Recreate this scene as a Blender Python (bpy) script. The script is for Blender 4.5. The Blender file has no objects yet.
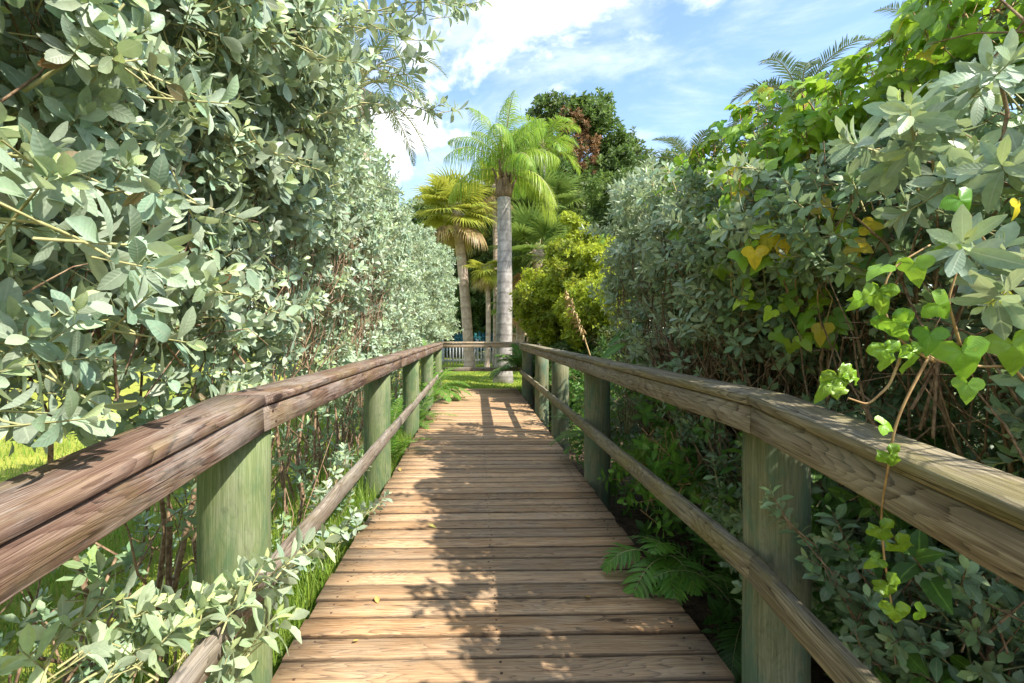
import bpy, math, random
import numpy as np
from mathutils import Vector

random.seed(5)
rng = np.random.default_rng(5)
scene = bpy.context.scene
COL = scene.collection
R = math.radians
TAU = 2 * math.pi

# ------------------------------------------------------------------ camera
F = 480.0                                   # focal length in picture pixels
YAW = R(1.5)
SHX, SHY = 24.4 / 1024, -8.5 / 1024
CAMZ = 1.31
cam_d = bpy.data.cameras.new('camera')
cam = bpy.data.objects.new('camera', cam_d)
COL.objects.link(cam)
cam_d.sensor_width = 36
cam_d.lens = F / 1024 * 36
cam_d.shift_x, cam_d.shift_y = SHX, SHY
cam_d.clip_start, cam_d.clip_end = 0.05, 3000
cam.location = (0, 0, CAMZ)
cam.rotation_euler = (R(90), 0, -YAW)
scene.camera = cam


def P(px, py, Y):
    """point of the place seen at a picture position, Y metres down the walk"""
    u = (px - 512) / F + SHX * 1024 / F
    v = -(py - 341.5) / F + SHY * 1024 / F
    c, s = math.cos(YAW), math.sin(YAW)
    dx, dy = u * c + s, -u * s + c
    k = Y / dy
    return np.array((dx * k, Y, CAMZ + v * k))


# ------------------------------------------------------------------ mesh building
class Geo:
    def __init__(self):
        self.V, self.Q, self.T, self.A, self.W, self.n = [], [], [], [], [], 0

    def add(self, V, Q=None, A=None, W=None, T=None):
        V = np.asarray(V, float)
        if len(V) == 0:
            return
        if Q is not None and len(Q):
            self.Q.append(np.asarray(Q, int) + self.n)
        if T is not None and len(T):
            self.T.append(np.asarray(T, int) + self.n)
        self.V.append(V)
        z = np.zeros((len(V), 3))
        self.A.append(z if A is None else np.asarray(A, float))
        self.W.append(V if W is None else np.asarray(W, float))
        self.n += len(V)

    def build(self, name, mat, parent=None, smooth=False):
        me = bpy.data.meshes.new(name)
        V = np.concatenate(self.V) if self.V else np.zeros((0, 3))
        Q = np.concatenate(self.Q) if self.Q else np.zeros((0, 4), int)
        T = np.concatenate(self.T) if self.T else np.zeros((0, 3), int)
        o = bpy.data.objects.new(name, me)
        if parent is not None:
            o.parent = parent
            q_ = parent
            while q_ is not None:
                V = V - np.array(q_.location)[None, :]
                q_ = q_.parent
        me.vertices.add(len(V))
        me.vertices.foreach_set('co', V.astype(np.float32).ravel())
        me.loops.add(Q.size + T.size)
        me.loops.foreach_set('vertex_index', np.concatenate([Q.ravel(), T.ravel()]).astype(np.int32))
        me.polygons.add(len(Q) + len(T))
        st = np.concatenate([np.arange(len(Q)) * 4, Q.size + np.arange(len(T)) * 3])
        me.polygons.foreach_set('loop_start', st.astype(np.int32))
        if smooth:
            me.polygons.foreach_set('use_smooth', np.ones(len(Q) + len(T), bool))
        a = me.attributes.new('leaf', 'FLOAT_VECTOR', 'POINT')
        a.data.foreach_set('vector', np.concatenate(self.A).astype(np.float32).ravel())
        w = me.attributes.new('wood', 'FLOAT_VECTOR', 'POINT')
        w.data.foreach_set('vector', np.concatenate(self.W).astype(np.float32).ravel())
        me.update(calc_edges=True)
        me.materials.append(mat)
        COL.objects.link(o)
        return o


def tag(o, label=None, cat=None, group=None, kind=None):
    for k, v in (('label', label), ('category', cat), ('group', group), ('kind', kind)):
        if v:
            o[k] = v
    return o


def empty(name, loc, label, cat, group=None):
    o = bpy.data.objects.new(name, None)
    o.empty_display_size = .2
    o.location = [float(c) for c in loc]
    COL.objects.link(o)
    return tag(o, label, cat, group)


def nrm(a):
    a = np.asarray(a, float)
    return a / np.maximum(np.linalg.norm(a, axis=-1, keepdims=True), 1e-9)


def frames(d, up=None, roll=True):
    """rotation matrices (k,3,3) whose z column is d"""
    d = nrm(d)
    k = len(d)
    ref = rng.normal(size=(k, 3)) if up is None else np.broadcast_to(np.asarray(up, float), (k, 3))
    x = nrm(np.cross(ref, d) + 1e-6)
    y = np.cross(d, x)
    return np.stack([x, y, d], axis=2)


def tube(geo, pts, rad, sides=5, flat=1.0, cap=True):
    pts = np.asarray(pts, float)
    n = len(pts)
    rad = np.broadcast_to(np.asarray(rad, float), (n,))
    t = nrm(np.gradient(pts, axis=0))
    ref = np.array((0.31, 0.17, 0.05)) + (np.array((0, 0, 1.)) if abs(t[:, 2]).mean() < .8 else np.array((1., 0, 0)))
    x = nrm(np.cross(np.broadcast_to(ref, (n, 3)), t))
    y = np.cross(t, x)
    a = np.arange(sides) / sides * TAU
    ring = pts[:, None, :] + rad[:, None, None] * (np.cos(a)[None, :, None] * x[:, None, :] + flat * np.sin(a)[None, :, None] * y[:, None, :])
    V = ring.reshape(-1, 3)
    i = np.arange(n - 1)[:, None] * sides
    j = np.arange(sides)[None, :]
    j2 = (j + 1) % sides
    Q = np.stack([i + j, i + j2, i + sides + j2, i + sides + j], axis=-1).reshape(-1, 4)
    s = np.concatenate([[0], np.cumsum(np.linalg.norm(np.diff(pts, axis=0), axis=1))])
    off = rng.uniform(0, 40, 3)
    W = np.stack([np.repeat(s, sides), (rad[:, None] * np.cos(a)).ravel(), (rad[:, None] * np.sin(a)).ravel()], axis=1) + off
    T = None
    if cap and sides >= 4:
        b = (n - 1) * sides
        T = [(b, b + q, b + q + 1) for q in range(1, sides - 1)]
        T += [(0, q + 1, q) for q in range(1, sides - 1)]
    geo.add(V, Q, None, W, T)


def board(geo, p0, p1, w, t, up=(0, 0, 1), ch=.004, seg=6, jit=.0012, shear0=0, shear1=0, seed=None):
    """a sawn board from p0 to p1; w across (level), t along up; worn edges"""
    p0, p1 = np.array(p0, float), np.array(p1, float)
    d = nrm(p1 - p0)
    a = nrm(np.cross(d, np.array(up, float)))
    b = np.cross(a, d)
    L = np.linalg.norm(p1 - p0)
    hw, ht = w / 2, t / 2
    prof = [(-hw, -ht + ch), (-hw, ht - ch), (-hw + ch, ht), (hw - ch, ht), (hw, ht - ch), (hw, -ht + ch), (hw - ch, -ht), (-hw + ch, -ht)]
    prof = np.array(prof)
    m = len(prof)
    off = rng.uniform(0, 60, 3)
    Vs, Ws, As = [], [], []
    for i in range(seg + 1):
        s = i / seg
        wob = rng.normal(0, jit, 2)
        for (u, v) in prof:
            e = (shear0 * (1 - s) + shear1 * s) * u if (i in (0, seg)) else (shear0 * (1 - s) + shear1 * s) * u
            jj = rng.normal(0, jit * .5, 2)
            Vs.append(p0 + d * (L * s + e) + a * (u + wob[0] + jj[0]) + b * (v + wob[1] + jj[1]))
            Ws.append(np.array((L * s + e, u, v)) + off)
            As.append((u / hw, v / ht, s * L))
    Q = []
    for i in range(seg):
        for j in range(m):
            k = (j + 1) % m
            Q.append((i * m + j, i * m + k, (i + 1) * m + k, (i + 1) * m + j))
    e = seg * m
    for (q0, q1, q2, q3) in ((0, 1, 2, 7), (2, 3, 6, 7), (3, 4, 5, 6)):
        Q.append((q3, q2, q1, q0))
        Q.append((e + q0, e + q1, e + q2, e + q3))
    geo.add(Vs, Q, As, Ws)


def inst(geo, V, Q, A, pos, M, scale, tint=None):
    """k placed copies of a small mesh, joined into geo"""
    k = len(pos)
    if k == 0:
        return
    n = len(V)
    sc = np.broadcast_to(np.asarray(scale, float), (k,))
    out = np.einsum('kij,nj->kni', M, V) * sc[:, None, None] + pos[:, None, :]
    q = (Q[None] + (np.arange(k) * n)[:, None, None]).reshape(-1, 4)
    AA = np.broadcast_to(A[None], (k, n, 3)).copy()
    if tint is not None:
        AA[:, :, 2] = np.clip(AA[:, :, 2] + np.asarray(tint)[:, None], -1, 1)
    geo.add(out.reshape(-1, 3), q, AA.reshape(-1, 3))


# ------------------------------------------------------------------ leaves and shoots
def leaf(L=1., W=.4, rows=4, fold=.2, bend=.15, p=1.15, tint=0., twist=0.):
    t = np.linspace(0, 1, rows + 1)
    w = np.sin(np.pi * np.clip(t, .012, .988) ** p) ** (.72 if p > 1.1 else .85)
    c = np.array((-1., 0, 1.))
    X = c[None, :] * w[:, None] * W / 2
    Y = np.broadcast_to((t * L)[:, None], X.shape)
    Z = fold * abs(X) - bend * L * (t ** 2)[:, None] + twist * X * t[:, None]
    V = np.stack([X, Y, Z], -1).reshape(-1, 3)
    A = np.stack([np.broadcast_to(c, X.shape), np.broadcast_to(t[:, None], X.shape), np.full(X.shape, tint)], -1).reshape(-1, 3)
    Q = []
    for i in range(rows):
        for j in range(2):
            Q.append((i * 3 + j, i * 3 + j + 1, i * 3 + j + 4, i * 3 + j + 3))
    return V, np.array(Q), A


def shoot(n=11, stem=.16, L=.075, wr=.42, rows=4, a0=82, a1=22, spread=.3, young=.8, dead=.0, p=1.3, flat=False):
    Vs, Qs, As, k = [], [], [], 0
    for i in range(n):
        s = i / max(n - 1, 1)
        az = i * 2.4 + rng.normal(0, .25)
        if flat:
            az = (i % 2) * math.pi + rng.normal(0, .35)
        po = R(a0 + (a1 - a0) * s ** 1.3 + rng.normal(0, 9))
        size = L * (0.75 + .35 * math.sin(math.pi * (s * .8 + .15))) * (1 if s < .72 else 1 - 1.75 * (s - .72)) * rng.uniform(.85, 1.12)
        ti = young * max(0, (s - .55) / .45) ** 1.3 + rng.normal(0, .05)
        if rng.random() < dead:
            ti = -rng.uniform(.5, 1)
        V, Q, A = leaf(size, size * wr * rng.uniform(.9, 1.12), rows, rng.uniform(.05, .5), rng.uniform(-.05, .32) + (rng.uniform(.1, .45) if rng.random() < .15 else 0), p, ti, rng.normal(0, .3))
        rad = np.array((math.cos(az), math.sin(az), 0))
        z = np.array((0, 0, 1.))
        d = math.sin(po) * rad + math.cos(po) * z
        nn = -math.cos(po) * rad + math.sin(po) * z
        nn = nn + np.cross(d, nn) * rng.normal(0, spread)
        nn = nrm(nn)
        x = np.cross(d, nn)
        M = np.stack([x, d, nn], 1)
        base = z * stem * (.25 + .75 * s) + rad * .002
        V = V @ M.T + base
        Vs.append(V); Qs.append(Q + k); As.append(A); k += len(V)
    return np.concatenate(Vs), np.concatenate(Qs), np.concatenate(As)


def stem_stub(stem):
    g = Geo()
    tube(g, [(0, 0, -.06), (0, 0, stem * .5), (0, 0, stem)], [.0035, .0028, .0015], 3, cap=False)
    return g.V[0], g.Q[0], g.A[0]


def heart(rings=3, ang=18, crinkle=.05, bend=.3, lobe=.15):
    th = np.linspace(-math.pi, math.pi, ang + 1)
    a = abs(th)
    r = .54 + .46 * np.exp(-(th / .34) ** 2) + lobe * np.exp(-((a - 1.85) / .45) ** 2) - .42 * np.exp(-((math.pi - a) / .33) ** 2) \
        - .08 * np.exp(-((a - 1.0) / .25) ** 2)
    k = np.concatenate([[.03], np.linspace(.35, 1, rings)])
    X = k[:, None] * (r * np.sin(th))[None]
    Y = k[:, None] * (r * np.cos(th))[None]
    Z = -bend * (Y.clip(0) ** 2) - .25 * abs(X) ** 1.6 + crinkle * rng.normal(size=X.shape) * k[:, None]
    Z[:, -1] = Z[:, 0]
    Z += .05 * abs(np.sin(th * 2.5))[None] * k[:, None]
    V = np.stack([X, Y, Z], -1).reshape(-1, 3)
    vein = abs(np.sin(th * 2.5))
    A = np.stack([np.broadcast_to(vein, X.shape), np.broadcast_to(k[:, None], X.shape), np.zeros(X.shape)], -1).reshape(-1, 3)
    m = ang + 1
    Q = [(i * m + j, i * m + j + 1, (i + 1) * m + j + 1, (i + 1) * m + j) for i in range(len(k) - 1) for j in range(ang)]
    return V, np.array(Q)[:, ::-1], A


def leaf_frames(d, n):
    """matrices whose y column is the leaf direction d and z column near n"""
    d = nrm(d)
    n = nrm(n - (n * d).sum(1, keepdims=True) * d + 1e-6)
    x = np.cross(d, n)
    return np.stack([x, d, n], 2)


# ------------------------------------------------------------------ materials
def nodes(name):
    m = bpy.data.materials.new(name)
    m.use_nodes = True
    nt = m.node_tree
    nt.nodes.clear()
    return m, nt


def N(nt, t, ins=None, **kw):
    n = nt.nodes.new(t)
    for k, v in kw.items():
        setattr(n, k, v)
    for k, v in (ins or {}).items():
        s = n.inputs[k]
        if hasattr(v, 'is_linked') or isinstance(v, bpy.types.NodeSocket):
            nt.links.new(v, s)
        else:
            s.default_value = v
    return n


def math_n(nt, op, a, b=0.5, c=0.0, clamp=False):
    n = N(nt, 'ShaderNodeMath', {0: a, 1: b, 2: c}, operation=op, use_clamp=clamp)
    return n.outputs[0]


def mixc(nt, f, a, b, mode='MIX'):
    n = N(nt, 'ShaderNodeMix', data_type='RGBA', blend_type=mode)
    for s, v in ((n.inputs[0], f), (n.inputs[6], a), (n.inputs[7], b)):
        if isinstance(v, bpy.types.NodeSocket):
            nt.links.new(v, s)
        else:
            s.default_value = v if not isinstance(v, tuple) or len(v) == 4 else (*v, 1)
    return n.outputs[2]


def ramp(nt, f, lo, hi, a=0., b=1.):
    n = N(nt, 'ShaderNodeMapRange', {0: f, 1: lo, 2: hi, 3: a, 4: b}, interpolation_type='SMOOTHSTEP')
    return n.outputs[0]


def noise(nt, vec, scale, detail=4., rough=.55, dist=0.):
    n = N(nt, 'ShaderNodeTexNoise', {'Vector': vec, 'Scale': scale, 'Detail': detail, 'Roughness': rough, 'Distortion': dist})
    return n.outputs['Fac']


def vscale(nt, vec, s):
    return N(nt, 'ShaderNodeVectorMath', {0: vec, 1: s}, operation='MULTIPLY').outputs[0]


def wood_mat(name, dark, mid, light, silver=(.4, .38, .34), silver_amt=.4, algae=(.2, .22, .06), algae_amt=.0, rings=30, vary=.35, rough=.8, bump=.6, gs=(.8, 6, 6), edge=0., ringc=.26):
    m, nt = nodes(name)
    at = N(nt, 'ShaderNodeAttribute', attribute_name='wood').outputs['Vector']
    isl = N(nt, 'ShaderNodeNewGeometry').outputs['Random Per Island']
    n1 = noise(nt, vscale(nt, at, gs), 1., 2.5, .5, .25)
    fine = noise(nt, vscale(nt, at, (10, 420, 420)), 1., 3., .6)
    fine2 = noise(nt, vscale(nt, at, (4, 130, 130)), 1., 5., .65, .5)
    streak = noise(nt, vscale(nt, at, (1.6, 28, 28)), 1., 4., .6, .5)
    big = noise(nt, vscale(nt, at, (2.2, 5, 5)), 1., 4., .6)
    blot = noise(nt, vscale(nt, at, (9, 16, 16)), 1., 5., .65)
    # growth rings: slow pale rise, sharp dark line
    r1 = math_n(nt, 'FRACT', math_n(nt, 'ADD', math_n(nt, 'MULTIPLY', n1, rings), math_n(nt, 'MULTIPLY', fine2, .5)))
    late = math_n(nt, 'POWER', r1, 3.)
    ringf = math_n(nt, 'MULTIPLY', late, ramp(nt, big, .35, .6, .35, 1.))
    g = math_n(nt, 'ADD', math_n(nt, 'MULTIPLY', fine, .30), math_n(nt, 'ADD', math_n(nt, 'MULTIPLY', fine2, .45), math_n(nt, 'MULTIPLY', streak, .35)))
    g = math_n(nt, 'SUBTRACT', g, math_n(nt, 'MULTIPLY', ringf, ringc))
    c = mixc(nt, ramp(nt, g, .31, .49), dark, mid)
    c = mixc(nt, ramp(nt, g, .49, .66), c, light)
    sv = math_n(nt, 'ADD', math_n(nt, 'MULTIPLY', big, .55), math_n(nt, 'ADD', math_n(nt, 'MULTIPLY', blot, .3), math_n(nt, 'MULTIPLY', fine2, .25)))
    c = mixc(nt, math_n(nt, 'MULTIPLY', ramp(nt, sv, .48, .68), silver_amt), c, silver)
    if algae_amt:
        ag = noise(nt, vscale(nt, at, (3.2, 9, 9)), 1., 6., .68, .5)
        c = mixc(nt, math_n(nt, 'MULTIPLY', ramp(nt, ag, .44, .64), algae_amt), c, mixc(nt, fine2, tuple(x * .6 for x in algae), tuple(x * 1.3 for x in algae)))
    # weathered blotches
    c = mixc(nt, math_n(nt, 'MULTIPLY', ramp(nt, blot, .56, .74), .45), c, tuple(x * .6 for x in dark))
    # knots with rings round them
    vo = N(nt, 'ShaderNodeTexVoronoi', {'Vector': vscale(nt, at, (1.7, 5, 5)), 'Scale': 1.0, 'Randomness': 1.0})
    kd = math_n(nt, 'ADD', vo.outputs['Distance'], math_n(nt, 'MULTIPLY', math_n(nt, 'SUBTRACT', fine2, .5), .06))
    halo = math_n(nt, 'MULTIPLY', ramp(nt, kd, .08, .24, 1., 0.), ramp(nt, math_n(nt, 'SINE', math_n(nt, 'MULTIPLY', kd, 190.)), -.2, 1., 0., .5))
    c = mixc(nt, halo, c, dark)
    knot = ramp(nt, kd, .05, .09, 1., 0.)
    c = mixc(nt, math_n(nt, 'MULTIPLY', knot, .8), c, tuple(x * .4 for x in dark))
    ck = noise(nt, vscale(nt, at, (1.4, 110, 110)), 1., 2., .5, .2)
    crack = ramp(nt, ck, .26, .31, 1., 0.)
    c = mixc(nt, math_n(nt, 'MULTIPLY', crack, .85), c, tuple(x * .18 for x in dark))
    if edge:
        el = N(nt, 'ShaderNodeSeparateXYZ', {0: N(nt, 'ShaderNodeAttribute', attribute_name='leaf').outputs['Vector']})
        ef = ramp(nt, math_n(nt, 'ADD', math_n(nt, 'ABSOLUTE', el.outputs[0]), math_n(nt, 'MULTIPLY', math_n(nt, 'SUBTRACT', blot, .5), .22)), .80, .99)
        c = mixc(nt, math_n(nt, 'MULTIPLY', ef, edge), c, tuple(x * .3 for x in dark))
    hue = math_n(nt, 'FRACT', math_n(nt, 'MULTIPLY', isl, 17.3))
    c = mixc(nt, math_n(nt, 'MULTIPLY', hue, vary * .7), c, mixc(nt, .55, c, silver))
    br = math_n(nt, 'ADD', math_n(nt, 'MULTIPLY', isl, vary), 1 - vary * .5)
    c = mixc(nt, 1.0, c, N(nt, 'ShaderNodeCombineColor', {0: br, 1: br, 2: br}).outputs[0], 'MULTIPLY')
    h = math_n(nt, 'SUBTRACT', math_n(nt, 'ADD', g, math_n(nt, 'MULTIPLY', fine, .4)), crack)
    bm = N(nt, 'ShaderNodeBump', {'Height': h, 'Strength': bump, 'Distance': .005})
    b = N(nt, 'ShaderNodeBsdfPrincipled', {'Base Color': c, 'Roughness': rough, 'Normal': bm.outputs[0]})
    b.inputs['Specular IOR Level'].default_value = .22
    N(nt, 'ShaderNodeOutputMaterial', {0: b.outputs[0]})
    return m


def leaf_mat(name, old, young, dead=(.18, .09, .03), vein=None, trans=.3, transc=None, rough=.5, vary=.5, alt=None, back=None, spec=.35, veins=True):
    m, nt = nodes(name)
    at = N(nt, 'ShaderNodeAttribute', attribute_name='leaf').outputs['Vector']
    sp = N(nt, 'ShaderNodeSeparateXYZ', {0: at})
    geo = N(nt, 'ShaderNodeNewGeometry')
    isl = geo.outputs['Random Per Island']
    isl2 = math_n(nt, 'FRACT', math_n(nt, 'MULTIPLY', isl, 37.7))
    alt = alt or tuple(old[i] * f for i, f in enumerate((1.25, 1.02, .72)))
    c = mixc(nt, isl2, old, alt)
    c = mixc(nt, math_n(nt, 'MULTIPLY', sp.outputs[2], 1., 0, True), c, young)
    c = mixc(nt, math_n(nt, 'MULTIPLY', sp.outputs[2], -1., 0, True), c, dead)
    if back:
        c = mixc(nt, math_n(nt, 'MULTIPLY', geo.outputs['Backfacing'], .7), c, back)
    pos = N(nt, 'ShaderNodeTexCoord').outputs['Object']
    mot = noise(nt, pos, 60., 3.)
    br = math_n(nt, 'ADD', math_n(nt, 'MULTIPLY', isl, vary), 1 - vary * .5)
    br = math_n(nt, 'MULTIPLY', br, math_n(nt, 'ADD', math_n(nt, 'MULTIPLY', mot, .6), .7))
    c = mixc(nt, 1.0, c, N(nt, 'ShaderNodeCombineColor', {0: br, 1: br, 2: br}).outputs[0], 'MULTIPLY')
    if veins:
        sp_ = ramp(nt, noise(nt, pos, 130., 3., .6), .66, .74)
        c = mixc(nt, math_n(nt, 'MULTIPLY', sp_, .45), c, dead)
        vv = vein or tuple(min(1, x * 1.5 + .03) for x in young)
        ax = math_n(nt, 'ABSOLUTE', sp.outputs[0])
        vf = ramp(nt, ax, .03, .13, .55, 0.)
        c = mixc(nt, vf, c, vv)
        side = math_n(nt, 'SINE', math_n(nt, 'SUBTRACT', math_n(nt, 'MULTIPLY', sp.outputs[1], 58.), math_n(nt, 'MULTIPLY', ax, 9.)))
        hh = math_n(nt, 'ADD', math_n(nt, 'MULTIPLY', side, .3), vf)
        bm = N(nt, 'ShaderNodeBump', {'Height': hh, 'Strength': .22, 'Distance': .002})
    b = N(nt, 'ShaderNodeBsdfPrincipled', {'Base Color': c, 'Roughness': rough})
    if veins:
        nt.links.new(bm.outputs[0], b.inputs['Normal'])
    b.inputs['Specular IOR Level'].default_value = spec
    tc = transc or tuple(young[i] * f for i, f in enumerate((1.1, 1.25, .6)))
    tcol = mixc(nt, .5, c, tc)
    tr = N(nt, 'ShaderNodeBsdfTranslucent', {'Color': tcol})
    ms = N(nt, 'ShaderNodeMixShader', {0: trans, 1: b.outputs[0], 2: tr.outputs[0]})
    N(nt, 'ShaderNodeOutputMaterial', {0: ms.outputs[0]})
    return m


def plain_mat(name, a, b, scale=8., rough=.8, bump=.3, stretch=(1, 1, 1), spec=.3, coord='Object', thr=(.35, .65)):
    m, nt = nodes(name)
    co = N(nt, 'ShaderNodeTexCoord').outputs['Object'] if coord == 'Object' else N(nt, 'ShaderNodeAttribute', attribute_name='wood').outputs['Vector']
    v = vscale(nt, co, stretch)
    n = noise(nt, v, scale, 6., .62)
    c = mixc(nt, ramp(nt, n, *thr), a, b)
    bm = N(nt, 'ShaderNodeBump', {'Height': n, 'Strength': bump, 'Distance': .02})
    p = N(nt, 'ShaderNodeBsdfPrincipled', {'Base Color': c, 'Roughness': rough, 'Normal': bm.outputs[0]})
    p.inputs['Specular IOR Level'].default_value = spec
    N(nt, 'ShaderNodeOutputMaterial', {0: p.outputs[0]})
    return m


def palm_bark(name, a, b, rings=18.):
    m, nt = nodes(name)
    at = N(nt, 'ShaderNodeAttribute', attribute_name='wood').outputs['Vector']
    n = noise(nt, vscale(nt, at, (6, 9, 9)), 1., 6., .65)
    s = N(nt, 'ShaderNodeSeparateXYZ', {0: at}).outputs[0]
    rg = math_n(nt, 'SINE', math_n(nt, 'MULTIPLY', math_n(nt, 'ADD', s, math_n(nt, 'MULTIPLY', n, .06)), rings * 3.14))
    rg = ramp(nt, rg, .55, 1.)
    c = mixc(nt, ramp(nt, n, .35, .68), a, b)
    c = mixc(nt, math_n(nt, 'MULTIPLY', rg, .38), c, tuple(x * .55 for x in a))
    bm = N(nt, 'ShaderNodeBump', {'Height': math_n(nt, 'SUBTRACT', n, math_n(nt, 'MULTIPLY', rg, .4)), 'Strength': .4, 'Distance': .02})
    p = N(nt, 'ShaderNodeBsdfPrincipled', {'Base Color': c, 'Roughness': .85, 'Normal': bm.outputs[0]})
    N(nt, 'ShaderNodeOutputMaterial', {0: p.outputs[0]})
    return m


M = {}
M['deck'] = wood_mat('deck_wood', (.085, .038, .016), (.39, .222, .104), (.62, .41, .22), (.47, .365, .25), .42, rings=26, vary=.6, edge=.75, gs=(.9, 8, 8))
M['rail_red'] = wood_mat('red_brown_rail_wood', (.028, .014, .010), (.125, .072, .05), (.27, .185, .135), (.33, .285, .245), .65, algae=(.24, .18, .06), algae_amt=.3, vary=.14, ringc=.32)
M['rail_grey'] = wood_mat('grey_rail_wood', (.035, .025, .018), (.175, .135, .10), (.34, .29, .23), (.33, .30, .26), .6, algae=(.20, .175, .07), algae_amt=.22, vary=.15)
M['rail_algae'] = wood_mat('algae_rail_wood', (.032, .025, .015), (.165, .135, .085), (.34, .29, .19), (.30, .275, .22), .55, algae=(.20, .175, .05), algae_amt=.5, vary=.15)
M['post_green'] = wood_mat('green_treated_post_wood', (.06, .08, .03), (.125, .16, .062), (.20, .235, .11), (.24, .245, .17), .5, algae=(.075, .135, .06), algae_amt=.75, vary=.12, rings=20, gs=(1.9, 8, 8), bump=.45, ringc=.10)
M['post_brown'] = wood_mat('green_brown_post_wood', (.055, .055, .028), (.14, .145, .075), (.235, .225, .13), (.235, .235, .165), .35, algae=(.085, .155, .10), algae_amt=.75, vary=.12, rings=20, gs=(1.9, 8, 8), bump=.45, ringc=.10)
M['frame_wood'] = wood_mat('dark_framing_wood', (.06, .045, .03), (.16, .12, .08), (.26, .21, .15), vary=.1)  # dark brown timber for the stringers and the end rail's lower parts
M['tan_wood'] = wood_mat('tan_shelter_wood', (.22, .15, .08), (.42, .30, .17), (.55, .43, .27), vary=.1)
M['nail'] = plain_mat('rusty_nail_steel', (.05, .03, .02), (.12, .07, .04), 90, .6)
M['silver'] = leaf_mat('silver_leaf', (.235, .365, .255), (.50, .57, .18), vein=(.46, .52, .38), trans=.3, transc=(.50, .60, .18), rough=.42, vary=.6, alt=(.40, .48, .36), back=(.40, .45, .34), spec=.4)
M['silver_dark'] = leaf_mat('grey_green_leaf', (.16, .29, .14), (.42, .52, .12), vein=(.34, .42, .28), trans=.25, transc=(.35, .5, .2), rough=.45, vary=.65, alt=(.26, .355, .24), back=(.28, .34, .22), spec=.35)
M['vine'] = leaf_mat('bright_vine_leaf', (.10, .28, .022), (.40, .54, .035), dead=(.70, .52, .03), vein=(.24, .38, .07), trans=.36, transc=(.46, .70, .06), rough=.33, vary=.6, alt=(.20, .36, .035), spec=.5)
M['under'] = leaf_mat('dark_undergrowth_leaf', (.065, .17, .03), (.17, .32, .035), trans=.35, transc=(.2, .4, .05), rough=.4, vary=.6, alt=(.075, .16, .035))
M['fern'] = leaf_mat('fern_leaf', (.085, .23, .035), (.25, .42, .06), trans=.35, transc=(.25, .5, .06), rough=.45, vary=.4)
M['queen'] = leaf_mat('feather_palm_leaf', (.075, .21, .022), (.36, .40, .05), dead=(.55, .42, .08), trans=.42, transc=(.42, .6, .07), rough=.42, vary=.5, veins=False, alt=(.19, .32, .03))
M['sabal'] = leaf_mat('yellow_fan_palm_leaf', (.16, .26, .04), (.47, .48, .06), dead=(.40, .26, .15), trans=.4, transc=(.6, .6, .1), rough=.45, vary=.5, veins=False, alt=(.36, .35, .06))
M['fan_dark'] = leaf_mat('dark_fan_palm_leaf', (.09, .18, .04), (.32, .38, .08), dead=(.42, .20, .07), trans=.35, transc=(.3, .42, .08), rough=.4, vary=.5, veins=False, alt=(.10, .18, .05))
M['date'] = leaf_mat('date_palm_leaf', (.075, .125, .065), (.2, .24, .08), trans=.25, transc=(.2, .3, .1), rough=.45, vary=.5, veins=False)
M['tree'] = leaf_mat('tree_leaf', (.085, .145, .04), (.23, .30, .065), trans=.3, transc=(.2, .35, .06), rough=.5, vary=.7, veins=False, alt=(.085, .135, .035))
M['rust'] = leaf_mat('rusty_dead_leaf', (.25, .135, .065), (.34, .2, .09), trans=.25, transc=(.4, .2, .08), rough=.7, vary=.6, veins=False, alt=(.17, .11, .05))
M['yellow_shrub'] = leaf_mat('yellow_green_leaf', (.12, .21, .018), (.44, .49, .035), trans=.42, transc=(.6, .65, .06), rough=.45, vary=.6, veins=False, alt=(.27, .32, .025))
M['dark_shrub'] = leaf_mat('dark_green_leaf', (.055, .12, .03), (.15, .23, .045), trans=.3, transc=(.15, .28, .05), rough=.5, vary=.7, veins=False)
M['grass'] = leaf_mat('grass_blade', (.10, .23, .022), (.36, .42, .055), trans=.4, transc=(.3, .5, .05), rough=.5, vary=.6, veins=False, alt=(.16, .27, .03))
M['twig'] = plain_mat('brown_twig_bark', (.14, .085, .048), (.34, .235, .145), 40, .85, .4)
M['stem'] = plain_mat('pale_green_stem', (.30, .30, .13), (.42, .38, .18), 30, .6, .1)
M['vine_stem'] = plain_mat('tan_vine_stem', (.30, .17, .07), (.42, .28, .12), 30, .6, .1)
M['bark'] = plain_mat('grey_brown_bark', (.12, .09, .065), (.28, .22, .17), 14, .9, .6)
M['queen_bark'] = palm_bark('grey_ringed_palm_bark', (.21, .185, .165), (.36, .33, .30), 7.)
M['sabal_bark'] = palm_bark('pink_brown_palm_bark', (.30, .22, .165), (.46, .36, .28), 5.)
M['boot'] = plain_mat('brown_palm_boot', (.10, .065, .045), (.26, .18, .12), 12, .9, .6, (1, 1, .2))
M['white'] = plain_mat('white_fence_paint', (.26, .26, .25), (.40, .40, .38), 20, .5, .05)
M['teal'] = plain_mat('teal_sling_fabric', (.006, .055, .06), (.012, .10, .10), 14, .7, .1)
M['dry'] = plain_mat('dry_frond', (.36, .24, .10), (.50, .36, .17), 30, .8, .2)
M['litter_leaf'] = leaf_mat('fallen_leaf', (.48, .34, .13), (.45, .45, .12), trans=.15, rough=.6)

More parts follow.
